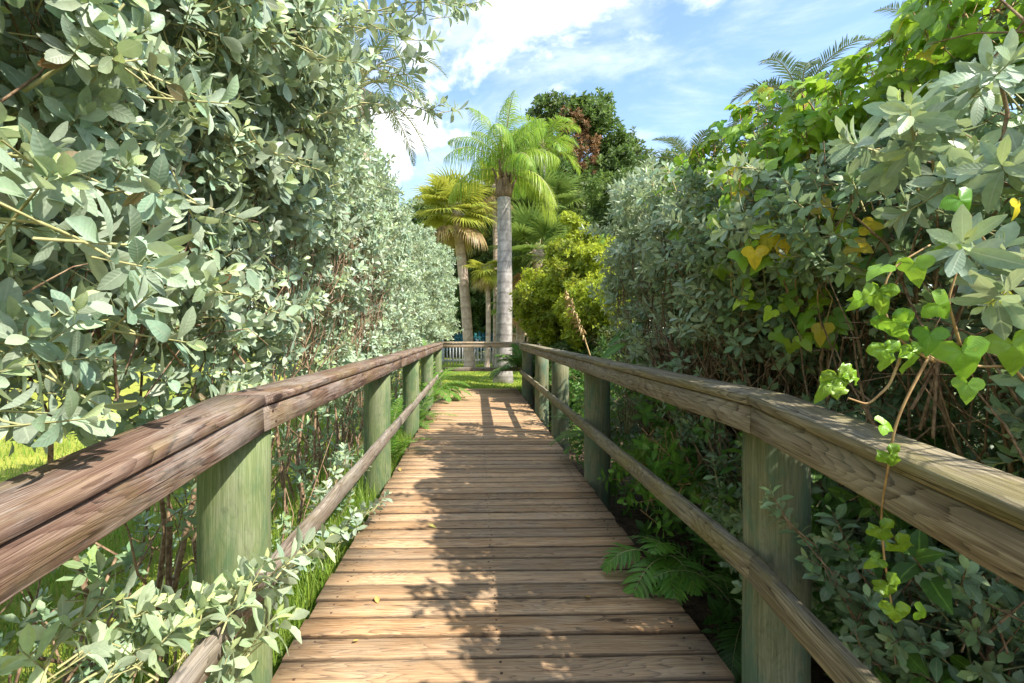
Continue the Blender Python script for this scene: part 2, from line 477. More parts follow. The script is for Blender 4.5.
# ground: soil, leaf litter and mown grass by place
m, nt = nodes('ground_soil_and_turf')
pos = N(nt, 'ShaderNodeTexCoord').outputs['Object']
xyz = N(nt, 'ShaderNodeSeparateXYZ', {0: pos})
n1 = noise(nt, pos, 14., 7., .68)
n2 = noise(nt, pos, 1.2, 4.)
n3 = noise(nt, pos, 70., 3.)
soil = mixc(nt, ramp(nt, n1, .3, .7), (.04, .028, .018), (.13, .09, .055))
turf = mixc(nt, ramp(nt, math_n(nt, 'ADD', math_n(nt, 'MULTIPLY', n2, .5), math_n(nt, 'MULTIPLY', n3, .5)), .35, .65), (.20, .235, .03), (.36, .36, .065))
fx = ramp(nt, math_n(nt, 'ADD', xyz.outputs[0], math_n(nt, 'MULTIPLY', n2, .6)), -.3, .6, 1., 0.)
fy = ramp(nt, math_n(nt, 'ADD', xyz.outputs[1], math_n(nt, 'MULTIPLY', n2, .8)), 11.2, 12.2)
ft = math_n(nt, 'MAXIMUM', fx, fy)
gc = mixc(nt, ft, soil, turf)
bm = N(nt, 'ShaderNodeBump', {'Height': math_n(nt, 'ADD', n1, n3), 'Strength': .6, 'Distance': .03})
pb = N(nt, 'ShaderNodeBsdfPrincipled', {'Base Color': gc, 'Roughness': .95, 'Normal': bm.outputs[0]})
pb.inputs['Specular IOR Level'].default_value = .1
N(nt, 'ShaderNodeOutputMaterial', {0: pb.outputs[0]})
M['ground'] = m

# ------------------------------------------------------------------ sky and sun
SUN_EL = R(47.5)
SUN_DIR = nrm(np.array((.83, -.56, 0)))
AZ = math.atan2(SUN_DIR[0], SUN_DIR[1])           # clockwise from +Y
w = bpy.data.worlds.new('World')
scene.world = w
w.use_nodes = True
nt = w.node_tree
nt.nodes.clear()
sky = N(nt, 'ShaderNodeTexSky', sky_type='NISHITA', sun_disc=False, sun_elevation=SUN_EL, sun_rotation=AZ)
sky.air_density, sky.dust_density, sky.ozone_density = 1.0, .6, 1.6
co = N(nt, 'ShaderNodeTexCoord').outputs['Generated']
mp = N(nt, 'ShaderNodeMapping', {'Vector': co, 'Location': (.32, .1, .05), 'Scale': (1, 1, 1.9)}).outputs[0]
c1 = noise(nt, mp, 2.3, 9., .56, .35)
c2 = noise(nt, mp, 6.5, 8., .6, .3)
cf = ramp(nt, math_n(nt, 'ADD', math_n(nt, 'MULTIPLY', c1, .8), math_n(nt, 'MULTIPLY', c2, .2)), .50, .61)
wisp = math_n(nt, 'MULTIPLY', ramp(nt, noise(nt, N(nt, 'ShaderNodeMapping', {'Vector': co, 'Scale': (1.2, 1.2, 3.2), 'Rotation': (.3, .2, .4)}).outputs[0], 2.2, 7., .6, .8), .42, .8), .42)
cf = math_n(nt, 'MAXIMUM', cf, wisp)
cb = math_n(nt, 'ADD', math_n(nt, 'MULTIPLY', c2, 2.0), 5.4)
cloud = N(nt, 'ShaderNodeCombineColor', {0: cb, 1: cb, 2: math_n(nt, 'MULTIPLY', cb, 1.03)}).outputs[0]
sc = mixc(nt, 1.0, sky.outputs[0], (1.05, 1.08, 1.06), 'MULTIPLY')
full = mixc(nt, cf, sc, cloud)
bg = N(nt, 'ShaderNodeBackground', {'Color': full, 'Strength': .15})
N(nt, 'ShaderNodeOutputWorld', {0: bg.outputs[0]})

ld = bpy.data.lights.new('sun', 'SUN')
ld.energy = 4.5
ld.angle = R(.55)
ld.color = (1, .945, .85)
lo = bpy.data.objects.new('sun', ld)
COL.objects.link(lo)
lo.location = (30, -10, 40)
sd = Vector((SUN_DIR[0] * math.cos(SUN_EL), SUN_DIR[1] * math.cos(SUN_EL), math.sin(SUN_EL)))
lo.rotation_euler = (-sd).to_track_quat('-Z', 'Y').to_euler()

vs = scene.view_settings
vs.view_transform = 'Standard'
vs.look = 'None'
vs.exposure = 1.2
vs.gamma = 1
vs.use_curve_mapping = False
scene.cycles.max_bounces = 8
scene.cycles.diffuse_bounces = 4
scene.cycles.transmission_bounces = 6
scene.cycles.use_denoising = True
scene.cycles.sample_clamp_indirect = 6


# ------------------------------------------------------------------ ground
def ground_z(x, y):
    x, y = np.asarray(x, float), np.asarray(y, float)
    t = np.clip((y - 8.5) / 3.0, 0, 1)
    t = t * t * (3 - 2 * t)
    return -.32 + t * .25 + .025 * np.sin(x * 2.1 + y * 1.3) * (1 - t) + .012 * np.sin(x * 5 - y * 3.1)


def axis(lo_, hi, step, far):
    a = np.arange(lo_, hi + 1e-6, step)
    out = [step * 1.6 ** k for k in range(1, 40)]
    e = np.cumsum(out)
    e = e[e < far]
    return np.concatenate([lo_ - e[::-1], a, hi + e])


xs, ys = axis(-8, 8, .25, 900), axis(-3, 28, .25, 1200)
X, Y = np.meshgrid(xs, ys)
Z = ground_z(X, Y)
g = Geo()
nx = len(xs)
ii, jj = np.meshgrid(np.arange(len(ys) - 1), np.arange(nx - 1), indexing='ij')
a = ii * nx + jj
g.add(np.stack([X, Y, Z], -1).reshape(-1, 3), np.stack([a, a + 1, a + nx + 1, a + nx], -1).reshape(-1, 4))
tag(g.build('ground', M['ground'], smooth=True), kind='structure')


def blades(x, y, h, wd, lean=.5, tint=(0, .3)):
    k = len(x)
    z = ground_z(x, y)
    az = rng.uniform(0, TAU, k)
    d = np.stack([np.cos(az), np.sin(az)], 1)
    s = np.stack([-d[:, 1], d[:, 0]], 1)
    ln = rng.uniform(.1, 1, k) * lean
    V = np.zeros((k, 6, 3))
    for i, (t, wf) in enumerate(((0, 1), (.55, .75), (1, .08))):
        off = d * (ln * h * t ** 2)[:, None]
        for j, sg in enumerate((-1, 1)):
            V[:, i * 2 + j, 0] = x + off[:, 0] + sg * s[:, 0] * wd * wf * .5
            V[:, i * 2 + j, 1] = y + off[:, 1] + sg * s[:, 1] * wd * wf * .5
            V[:, i * 2 + j, 2] = z + h * t * np.sqrt(np.maximum(.2, 1 - (ln * t) ** 2)) - .01
    Q = (np.array([(0, 1, 3, 2), (2, 3, 5, 4)])[None] + (np.arange(k) * 6)[:, None, None]).reshape(-1, 4)
    A = np.zeros((k, 6, 3))
    A[:, :, 2] = rng.uniform(*tint, k)[:, None]
    return V.reshape(-1, 3), Q, A.reshape(-1, 3)


g = Geo()
# long grass at the boardwalk's left edge and under the hedge
k = 26000
x, y = -.82 - rng.random(k) ** 1.8 * 2.6, rng.uniform(.6, 11.5, k)
g.add(*blades(x, y, rng.uniform(.10, .38, k) * (1 - .35 * (x < -1.6)), .006, .8, (-.45, .5)))
k = 9000
x, y = rng.uniform(-1.15, -.82, k), rng.uniform(1.5, 8, k)
g.add(*blades(x, y, rng.uniform(.15, .42, k), .006, .9, (0, .6)))
k = 16000
x, y = rng.uniform(-7, -2.4, k), rng.uniform(1, 12, k)
g.add(*blades(x, y, rng.uniform(.05, .16, k), .009, .9, (0, .7)))
tag(g.build('grass', M['grass']), kind='stuff')
g = Geo()
k = 42000
x, y = rng.uniform(-2.2, 3.2, k), 11.4 + rng.random(k) ** 1.5 * 12
g.add(*blades(x, y, rng.uniform(.03, .085, k), .012, 1., (-.25, 1.)))
tag(g.build('lawn_grass', M['grass']), kind='stuff')

# ------------------------------------------------------------------ boardwalk
DL, DR = -.77, .985
KINK = 1.66
bw = empty('boardwalk', (0.1, 0, -.04), 'long weathered brown plank boardwalk leading to the lawn', 'boardwalk')
g, gn = Geo(), Geo()
y = KINK
pl = .134
seq = []
while y < 11.3:
    pw = pl + rng.normal(0, .0015)
    seq.append((y + pw / 2, pw, 0.0))
    y += pw + rng.uniform(.006, .011)
yy = KINK - .006
while yy > -1.4:
    pw = pl
    seq.append((yy - pw / 2, pw, -.081))
    yy -= pw + .007


def nail(p, rad=.0058):
    a = np.arange(8) / 8 * TAU
    top = np.stack([p[0] + rad * np.cos(a), p[1] + rad * np.sin(a), np.full(8, p[2])], 1)
    bot = top - np.array((0, 0, .004))
    gn.add(np.concatenate([bot, top]), [(i, (i + 1) % 8, 8 + (i + 1) % 8, 8 + i) for i in range(8)], None, None,
           [(8, 8 + i, 9 + i) for i in range(1, 7)])


for (yc, pw, sl) in seq:
    z = -.02 + (sl * (KINK - yc) if sl else 0) + rng.normal(0, .0012)
    skew = rng.normal(0, .002)
    x0, x1 = DL + rng.normal(0, .006), DR + rng.normal(0, .006)
    board(g, (x0, yc - skew, z + rng.normal(0, .001)), (x1, yc + skew, z + rng.normal(0, .001)), pw, .038, seg=7, ch=.006, jit=.0009)
    for nxp in (DL + .09, .1, DR - .09):
        for sgn in (-1, 1):
            nail((nxp + rng.normal(0, .008), yc + sgn * pw * .27 + rng.normal(0, .006), z + .0205))
dk = g.build('decking', M['deck'], bw)
o = gn.build('nail_heads', M['nail'], dk)
o['kind'] = 'stuff'
for sx in (DL + .06, .1, DR - .06):
    g = Geo()
    board(g, (sx, -1.3, -.13 - .081 * 2.9), (sx, KINK, -.13), .05, .17, seg=3)
    board(g, (sx, KINK + .004, -.13), (sx, 11.28, -.13), .05, .17, seg=8)
    g.build('stringer', M['frame_wood'], bw)


def post(x, y, r, z0, z1, mat, parent, cut=0):
    g = Geo()
    n = 7
    zz = np.linspace(z0, z1, n)
    pts = np.stack([x + rng.normal(0, .0015, n), y + rng.normal(0, .0015, n), zz], 1)
    tube(g, pts, r * (1 + .05 * (1 - (zz - z0) / (z1 - z0))) * rng.uniform(.995, 1.005, n), 40)
    return g.build('post', mat, parent, smooth=True)


def railing(name, label, side, xin, topz, lowz, near_dx, cap_w, post_xy, y_end, mats, kink):
    """posts, cap boards, fascia boards and lower rails of one side"""
    sg = side
    root = empty(name, (post_xy[0][0], post_xy[0][1], -.3), label, 'railing')
    for (px_, py_, pr, pm) in post_xy:
        post(px_, py_, pr, -.75, topz - .042, pm, root)
    yn = -.9                                      # near end, behind the camera
    fall = .081

    def at(y_):                                   # inner plane and height drop
        if y_ < kink:
            return xin - near_dx * (kink - y_), -fall * (kink - y_)
        return xin, 0.

    cuts = [yn, kink]
    nseg = 3
    for k in range(1, nseg + 1):
        cuts.append(kink + (y_end - kink) * k / nseg)
    for i in range(len(cuts) - 1):
        ya, yb = cuts[i], cuts[i + 1]
        (xa, da), (xb, db) = at(ya), at(yb)
        gap = .0018
        far = i > 0
        g = Geo()
        board(g, (xa + sg * cap_w / 2, ya + gap, topz - .019 + da), (xb + sg * cap_w / 2, yb - gap, topz - .019 + db), cap_w, .038, seg=10, ch=.006, jit=.0016)
        g.build('cap_rail', mats[0], root)
        g = Geo()
        board(g, (xa + sg * .027, ya + gap, topz - .041 - .0475 + da), (xb + sg * .027, yb - gap, topz - .041 - .0475 + db), .038, .095, seg=10, ch=.005, jit=.0014)
        tr_ = g.build('top_rail', mats[1], root)
        for (px_, py_, pr, pm) in post_xy:
            if (ya <= py_ < yb):
                xi, dz_ = at(py_)
                for dz2, dy2 in ((.022, -.012), (-.02, .015)):
                    c_ = np.array((xi + sg * .0075, py_ + dy2, topz - .0885 + dz_ + dz2))
                    gnn = Geo()
                    tube(gnn, [c_ + np.array((sg * .004, 0, 0)), c_ - np.array((sg * .0015, 0, 0))], .006, 8)
                    gnn.build('nail_head', M['nail'], tr_)
        g = Geo()
        board(g, (xa + sg * .027, ya + gap, lowz - .048 + da), (xb + sg * .027, yb - gap, lowz - .048 + db), .038, .096, seg=10, ch=.007, jit=.0018)
        g.build('lower_rail', mats[2], root)
    return root


GP, BP = M['post_green'], M['post_brown']
railing('wooden_railing', 'left timber railing, reddish brown rail on sunlit green posts', -1, -.74, 1.09, .46, 0.0, .17,
        [(-.892, 1.81, .122, GP), (-.892, 4.4, .118, GP), (-.885, 6.65, .112, GP), (-.885, 8.9, .112, GP), (-.885, 11.15, .112, GP)],
        11.3, (M['rail_red'], M['rail_red'], M['rail_grey']), 1.72)
railing('wooden_railing', 'right timber railing, shaded grey rail with algae and vine hanging over it', 1, .94, 1.10, .54, .071, .14,
        [(1.093, 1.72, .106, BP), (1.098, 4.29, .113, BP), (1.095, 6.15, .11, BP), (1.095, 7.85, .11, BP), (1.095, 10.05, .11, BP)],
        10.25, (M['rail_algae'], M['rail_grey'], M['rail_algae']), 1.63)
# rail closing the far end
root = empty('end_rail', (-.6, 11.42, .4), 'pale timber handrail crossing the far end of the boardwalk', 'handrail')
g = Geo(); board(g, (-.87, 11.42, 1.081), (1.42, 11.42, 1.081), .14, .038); g.build('cap_rail', M['tan_wood'], root)
g = Geo(); board(g, (-.87, 11.39, 1.012), (1.42, 11.39, 1.012), .038, .095); g.build('top_rail', M['tan_wood'], root)
g = Geo(); board(g, (-.76, 11.39, .45), (1.4, 11.39, .45), .038, .09); g.build('lower_rail', M['frame_wood'], root)
g = Geo(); board(g, (1.36, 11.46, -.2), (1.36, 11.46, .99), .09, .09, up=(0, 1, 0)); g.build('post', M['frame_wood'], root)


# ------------------------------------------------------------------ plants
def sample_lumps(L, dens, up=.45, jitter=.4, depth=(.55, 1.06), keep=.62, only=None):
    """points with outward directions on the skin of a union of lumps; L rows: x y z r"""
    L = np.asarray(L, float)
    n = np.maximum(1, (dens * 4 * math.pi * L[:, 3] ** 2).astype(int))
    idx = np.repeat(np.arange(len(L)), n)
    d = nrm(rng.normal(size=(len(idx), 3)))
    f = rng.uniform(depth[0], depth[1], len(idx)) ** .6
    p = L[idx, :3] + d * (L[idx, 3] * f)[:, None]
    ok = np.ones(len(p), bool)
    if only is not None:
        ok &= only(p)
    p, d, idx = p[ok], d[ok], idx[ok]
    ok = np.ones(len(p), bool)
    for s in range(0, len(p), 4000):
        dist = np.linalg.norm(p[s:s + 4000, None] - L[None, :, :3], axis=2) / L[None, :, 3]
        dist[np.arange(len(dist)), idx[s:s + 4000]] = 9
        ok[s:s + 4000] = dist.min(1) > keep
    p, d = p[ok], d[ok]
    dd = nrm(d + np.array((0, 0, up)) + rng.normal(size=d.shape) * jitter)
    return p, dd


def place_shoots(gl, gs, p, d, variants, stem, size=(.8, 1.2), tint=(0, .12)):
    k = len(p)
    which = rng.integers(0, len(variants), k)
    sc_ = rng.uniform(*size, k)
    Mx = frames(d)
    ti = rng.normal(*tint, k)
    for v, (V, Q, A) in enumerate(variants):
        s = which == v
        inst(gl, V, Q, A, p[s] - d[s] * (stem * .5), Mx[s], sc_[s], ti[s])
    if gs is not None:
        V, Q, A = stem_stub(stem)
        inst(gs, V, Q, A, p - d * (stem * .5), Mx, sc_)


def arc(a, b, sag=.1, n=8, wig=.02):
    a, b = np.asarray(a, float), np.asarray(b, float)
    t = np.linspace(0, 1, n)[:, None]
    p = a + (b - a) * t + np.array((0, 0, 1.)) * (sag * 4 * t * (1 - t))
    p[1:-1] += rng.normal(0, wig, (n - 2, 3))
    return p


def spray(gl, gs, a, b, variants, stem, n=8, sag=.05, rad=.006, size=(.8, 1.15), out=.8, start=.25, tint=(0, .12)):
    """a leafy branch from a to b: shoots set along it, the last at its tip"""
    pts = arc(a, b, sag, 9, .012)
    tube(gs, pts, np.linspace(rad, rad * .35, len(pts)), 5)
    t = np.linspace(start, 1, n)
    f = t * (len(pts) - 1)
    i = np.minimum(f.astype(int), len(pts) - 2)
    p = pts[i] + (pts[i + 1] - pts[i]) * (f - i)[:, None]
    fw = nrm(pts[i + 1] - pts[i])
    side = nrm(np.cross(fw, rng.normal(size=(n, 3))))
    k = (out * (1 - .95 * (t > .97)))[:, None]
    d = nrm(fw + side * k + np.array((0, 0, .35)))
    place_shoots(gl, gs, p + d * stem * .4, d, variants, stem, size, tint)


def twigs(gt, base, tips, rad=(.012, .003), n=6, wig=.04, sides=4):
    for b, t in zip(base, tips):
        p = arc(b, t, rng.uniform(-.05, .2), n, wig)
        r0 = rad[0] * rng.uniform(.5, 1.2)
        tube(gt, p, np.linspace(r0, rad[1], n), sides, cap=False)


NEAR = [shoot(n, .13, .079, rng.uniform(.42, .50), 5, 84, 20, .3, .75, .018) for n in (9, 10, 11, 12, 12, 13)]
MID = [shoot(n, .14, .078, .42, 3, 84, 20, .35, .6, .02) for n in (10, 11, 12, 13)]
FAR = [shoot(n, .14, .078, .45, 2, 85, 25, .4, .5, .02) for n in (10, 11, 12)]
SMALL = [shoot(n, .12, .055, .46, 3, 84, 24, .4, .4, .03) for n in (9, 11, 12, 13)]


def sstep(v, a, b):
    t = min(1, max(0, (v - a) / (b - a)))
    return t * t * (3 - 2 * t)


# ---- left hedge
def left_face(y_, z_):
    f = -1.22 + .42 * sstep(z_, 1.5, 2.9) * (1 - sstep(y_, 2.6, 4.5))
    f += .52 * sstep(y_, 8.5, 13.0)
    return f


def left_lumps(y0, y1):
    L = []
    for yy in np.arange(y0, y1, .36):
        for zz in np.arange(.95, 3.35, .38):
            if 2.9 < yy < 6.2 and 1.15 < zz < 2.15 and rng.random() < .72:
                continue
            if zz < 1.35 and rng.random() < .35:
                continue
            r = rng.uniform(.2, .36)
            yv, zv = yy + rng.uniform(-.15, .15), zz + rng.uniform(-.14, .14)
            L.append((left_face(yv, zv) - r * .55 + rng.uniform(-.13, .09), yv, zv, r))
            if rng.random() < .55:
                r = rng.uniform(.28, .42)
                L.append((left_face(yv, zv) - .75 - rng.uniform(0, .5), yv, zv + .1, r))
    return L


def left_ok(p):
    return (p[:, 1] > -.8) & ~((p[:, 0] > -.93) & (p[:, 2] < 1.16)) & ~((p[:, 0] > -1.04) & (p[:, 2] < 1.3) & (p[:, 1] < 2.2)) & (p[:, 0] < -.42) & (p[:, 2] > .55)


def left_twigs(gt, y0, y1, n):
    b = np.stack([rng.uniform(-1.9, -1.35, n), rng.uniform(y0, y1, n), np.zeros(n)], 1)
    b[:, 2] = ground_z(b[:, 0], b[:, 1]) - .02
    t = np.stack([rng.uniform(-1.75, -1.12, n), b[:, 1] + rng.uniform(-.55, .55, n), rng.uniform(1.2, 2.9, n)], 1)
    t[:, 0] = np.minimum(t[:, 0], [left_face(a, c) - .12 for a, c in zip(t[:, 1], t[:, 2])])
    for _ in range(3):
        pass
    twigs(gt, b, t, (.016, .004), 7, .04)
    # fine brushwood inside the face
    m_ = n * 24 + 120
    b2 = np.stack([rng.uniform(-1.75, -1.2, m_), rng.uniform(y0, y1, m_), rng.uniform(.95, 2.3, m_)], 1)
    dv = nrm(np.stack([rng.normal(.15, .45, m_), rng.normal(0, .6, m_), rng.uniform(.2, 1.3, m_)], 1))
    t2 = b2 + dv * rng.uniform(.3, .8, m_)[:, None]
    t2[:, 0] = np.minimum(t2[:, 0], -1.06)
    twigs(gt, b2, t2, (.006, .0018), 5, .02, 3)


def left_shrub(label, y0, y1, variants, dens, ntw, name='silver_shrub', size=(.6, 1.2)):
    root = empty(name, (-1.6, (y0 + y1) / 2, -.3), label, 'shrub')
    gl, gs, gt = Geo(), Geo(), Geo()
    L = left_lumps(y0, y1)
    p, d = sample_lumps(L, dens, .4, .45, only=left_ok)
    face = nrm(d + np.array((.35, -.12, .0)))
    place_shoots(gl, gs, p, face, variants, .13, size)
    left_twigs(gt, y0, y1, ntw)
    return root, gl, gs, gt


root, gl, gs, gt = left_shrub('large silver leaved shrub at the left edge, nearest the camera, overhanging the railing', -.6, 3.2, NEAR, 66, 14)
sp = [((-1.3, 2.6, 2.5), P(470, 4, 2.5), .2, 11), ((-1.3, 2.8, 2.2), P(446, 112, 3.0), .15, 11), ((-1.2, 2.2, 2.4), P(415, 40, 2.4), .15, 10),
      ((-1.3, 2.4, 2.0), P(385, 105, 2.5), .12, 9), ((-1.2, 1.9, 1.9), P(300, 165, 1.9), .1, 8), ((-1.2, 1.3, 1.6), P(200, 205, 1.3), .08, 7),
      ((-1.3, 1.8, 1.5), P(268, 310, 1.75), .05, 7), ((-1.1, 1.0, 1.5), P(118, 262, .92), .06, 5), ((-1.2, 1.2, 1.3), P(140, 335, 1.2), .04, 6),
      ((-1.2, 1.1, 1.3), P(62, 385, 1.02), .04, 6), ((-1.1, 1.0, 1.6), P(40, 170, 1.0), .05, 6), ((-1.1, 1.2, 1.9), P(180, 100, 1.2), .08, 7),
      ((-1.1, 1.3, 2.2), P(110, 40, 1.2), .08, 7), ((-1.2, 1.8, 2.3), P(330, 60, 1.9), .1, 8), ((-1.3, 2.3, 2.5), P(400, 75, 2.5), .1, 8),
      ((-1.15, .9, 1.25), P(22, 425, .92), .03, 5), ((-1.4, 2.7, 2.6), P(440, 18, 2.7), .2, 9)]
for a, b, sag, n in sp:
    spray(gl, gs, a, b, NEAR, .13, n, sag)
gl.build('foliage', M['silver'], root); gs.build('stems', M['stem'], root); gt.build('branches', M['twig'], root)
root, gl, gs, gt = left_shrub('silver shrub of the left hedge with bare brown twigs showing', 3.2, 7.2, MID, 62, 26)
for q in range(14):
    yv = rng.uniform(3.3, 7); zv = rng.uniform(1.3, 3.4)
    a = (left_face(yv, zv) - .3, yv, zv - .15)
    spray(gl, gs, a, np.array(a) + np.array((rng.uniform(.35, .6), rng.uniform(-.3, .2), rng.uniform(.05, .35))), MID, .13, 7, .04)
gl.build('foliage', M['silver'], root); gs.build('stems', M['stem'], root); gt.build('branches', M['twig'], root)
root, gl, gs, gt = left_shrub('small leaved silver shrub at the far end of the left hedge, fully sunlit', 7.2, 13.6, FAR, 44, 24)
for q in range(26):
    yv = rng.uniform(7.3, 13.3); zv = rng.uniform(1.2, 3.5)
    a = (left_face(yv, zv) - .3, yv, zv - .15)
    spray(gl, gs, a, np.array(a) + np.array((rng.uniform(.35, .6), rng.uniform(-.3, .2), rng.uniform(.05, .4))), FAR, .13, 7, .04)
gl.build('foliage', M['silver'], root); gs.build('stems', M['stem'], root); gt.build('branches', M['twig'], root)

# low sprigs by the left railing
root = empty('silver_sprig', P(60, 690, 1.25), 'pale silver sprig poking over the lower left rail in front of the near post', 'plant')
gl, gs = Geo(), Geo()
SPR = [shoot(n, .12, .078, .44, 4, 75, 20, .35, .6) for n in (8, 9, 10)]
for a, b, n in ((P(60, 700, 1.2), P(262, 588, 1.58), 8), (P(110, 720, 1.25), P(305, 556, 1.62), 8), (P(40, 690, 1.25), P(170, 610, 1.4), 8),
                (P(150, 760, 1.3), P(265, 640, 1.5), 6), (P(20, 720, 1.2), P(95, 600, 1.35), 5), (P(60, 740, 1.2), P(150, 655, 1.3), 5)):
    spray(gl, gs, a, b, SPR, .12, n, .03, .004, (.8, 1.1), .6, tint=(.3, .15))
gl.build('foliage', M['silver'], root); gs.build('stems', M['stem'], root)
root = empty('silver_sprig', (-.98, 3.2, -.3), 'low silver sprigs growing at the deck edge behind the lower left rail', 'plant')
gl, gs = Geo(), Geo()
for a, b, n in (((-1.0, 3.1, -.25), P(378, 505, 3.25), 9), ((-1.05, 3.0, -.25), P(350, 520, 2.9), 8), ((-1.1, 3.4, -.25), P(345, 455, 3.5), 9),
                ((-1.1, 2.7, -.25), P(325, 500, 2.8), 9), ((-1.1, 2.4, -.25), P(310, 545, 2.5), 7), ((-1.1, 3.7, -.25), P(362, 470, 3.6), 8)):
    spray(gl, gs, a, b, SPR, .11, n, .03, .004, (.6, .9))
gl.build('foliage', M['silver'], root); gs.build('stems', M['stem'], root)
# shaded scrub under the left hedge
root = empty('low_scrub', (-1.5, 2.2, -.32), 'scrubby grey green undergrowth below the left railing', 'plant')
gl, gt = Geo(), Geo()
n = 560
p = np.stack([rng.uniform(-2.1, -1.12, n), rng.uniform(1.9, 9, n), rng.uniform(-.2, .95, n)], 1)
p[:90, 1] = rng.uniform(.7, 1.9, 90)
p[:90, 2] = rng.uniform(-.25, .4, 90)
place_shoots(gl, None, p, nrm(rng.normal(size=(n, 3)) * .6 + np.array((.4, 0, .8))), MID, .13, (.55, 1.0))
n = 130
b = np.stack([rng.uniform(-2.2, -1.1, n), rng.uniform(.8, 8, n), np.full(n, -.33)], 1)
t = b + np.stack([rng.normal(.1, .3, n), rng.normal(0, .4, n), rng.uniform(.5, 1.2, n)], 1)
t[:, 0] = np.minimum(t[:, 0], -.93)
twigs(gt, b, t, (.010, .002), 6, .05)
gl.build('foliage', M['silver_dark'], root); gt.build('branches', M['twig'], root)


# ---- right hedge
def right_face(y_, z_):
    return 1.5 - .1 * sstep(z_, 1.4, 2.3) + .12 * math.sin(y_ * 2.1) * .6 + .06 * sstep(y_, 4.2, 4.9)


def right_top(y_):
    return 1.62 + .07 * math.sin(y_ * 1.7) + .3 * sstep(y_, .85, 1.5) + .2 * sstep(y_, 1.8, 2.8) + .42 * sstep(y_, 3.0, 4.4) - .1 * sstep(y_, 4.8, 5.6)


def right_lumps(y0, y1):
    L = []
    for yy in np.arange(y0, y1, .36):
        for zz in np.arange(.3, right_top(yy) + .05, .36):
            if zz < 1.25 and rng.random() < .5:
                continue
            if yy < 2.5 and .6 < zz < 1.4 and rng.random() < .5:
                continue
            r = rng.uniform(.2, .34)
            yv, zv = yy + rng.uniform(-.14, .14), zz + rng.uniform(-.13, .13)
            L.append((right_face(yv, zv) + r * .55 + rng.uniform(-.1, .12), yv, zv, r))
            r = rng.uniform(.26, .36)
            L.append((right_face(yv, zv) + .5, yv + .1, min(zv, right_top(yv) - .05), r))
            if rng.random() < .8:
                r = rng.uniform(.28, .42)
                L.append((right_face(yv, zv) + .7 + rng.uniform(0, .5), yv, min(zv, right_top(yv) - .3) - .05, r))
    for yy in np.arange(y0, y1, .4):
        for zz in (.1, .45, .8, 1.15, 1.5):
            L.append((right_face(yy, zz) + 1.15 + rng.uniform(0, .3), yy + rng.uniform(-.15, .15), zz, rng.uniform(.28, .4)))
    return L


def right_ok(p):
    return (p[:, 1] > -1.2) & (p[:, 0] > 1.16)


def right_twigs(gt, y0, y1, n):
    b = np.stack([rng.uniform(1.6, 2.1, n), rng.uniform(y0, y1, n), np.zeros(n)], 1)
    b[:, 2] = ground_z(b[:, 0], b[:, 1]) - .02
    t = np.stack([rng.uniform(1.45, 2.0, n), b[:, 1] + rng.uniform(-.55, .55, n), rng.uniform(1.0, 2.3, n)], 1)
    t[:, 2] = np.minimum(t[:, 2], [right_top(q_) - .25 for q_ in t[:, 1]])
    twigs(gt, b, t, (.014, .004), 7, .04)
    m_ = n * 18
    b2 = np.stack([rng.uniform(1.42, 2.1, m_), rng.uniform(y0, y1, m_), rng.uniform(.2, 1.8, m_)], 1)
    dv = nrm(np.stack([rng.normal(-.15, .4, m_), rng.normal(0, .6, m_), rng.uniform(.2, 1.3, m_)], 1))
    t2 = b2 + dv * rng.uniform(.3, .75, m_)[:, None]
    t2[:, 0] = np.maximum(t2[:, 0], 1.3)
    twigs(gt, b2, t2, (.006, .0018), 5, .02, 3)


def right_shrub(label, y0, y1, variants, dens, ntw, size=(.8, 1.2)):
    root = empty('silver_shrub', (1.9, (y0 + y1) / 2, -.3), label, 'shrub')
    gl, gs, gt = Geo(), Geo(), Geo()
    LL = right_lumps(y0, y1)
    for a_, b_, c_ in ((820, 172, 2.5), (850, 165, 2.4), (795, 185, 2.7), (880, 150, 2.2), (1000, 120, 1.65), (1000, 80, 1.75), (960, 105, 1.85), (1018, 150, 1.55), (840, 190, 2.3), (905, 130, 2.1),
                       (930, 110, 2.0), (980, 150, 1.75), (770, 190, 2.9), (1025, 60, 1.7), (870, 180, 2.4), (1040, 110, 1.5)):
        if y0 <= c_ < y1:
            q_ = P(a_, b_, c_)
            LL.append((q_[0] + .12, q_[1] + .1, q_[2], .22))
            LL.append((q_[0] + .4, q_[1] + .2, q_[2] - .02, .26))
    p, d = sample_lumps(LL, dens, .4, .45, only=right_ok)
    place_shoots(gl, gs, p, nrm(d + np.array((-.3, -.1, 0))), variants, .12, size)
    right_twigs(gt, y0, y1, ntw)
    return root, gl, gs, gt


root, gl, gs, gt = right_shrub('silver shrub at the right edge beside the near end of the right railing', -1.1, 2.5, SMALL, 88, 34)
go = Geo()
NAR = [shoot(n, .13, .088, rng.uniform(.36, .42), 5, 78, 24, .3, .8, .0) for n in (10, 11, 12, 13)]
for a, b, n in (((1.45, 1.3, 1.3), P(962, 258, .98), 2), ((1.5, 1.5, 1.6), P(1008, 175, 1.15), 4), ((1.6, 1.6, 1.8), P(912, 128, 1.35), 5),
                ((1.6, 1.6, 1.9), P(985, 85, 1.3), 4), ((1.6, 1.6, 1.7), P(872, 150, 1.5), 4), ((1.6, 2.2, 1.7), P(742, 228, 2.1), 5),
                ((1.7, 1.7, 2.1), P(945, 120, 1.5), 5), ((1.5, 1.1, 1.4), P(1015, 285, .95), 3), ((1.6, 2.4, 2.0), P(760, 200, 2.4), 6), ((1.6, 1.4, 1.7), P(935, 195, 1.3), 3)):
    spray(go, gs, a, b, NAR, .12, n, .06, .005, (.8, 1.05), .7, .5)
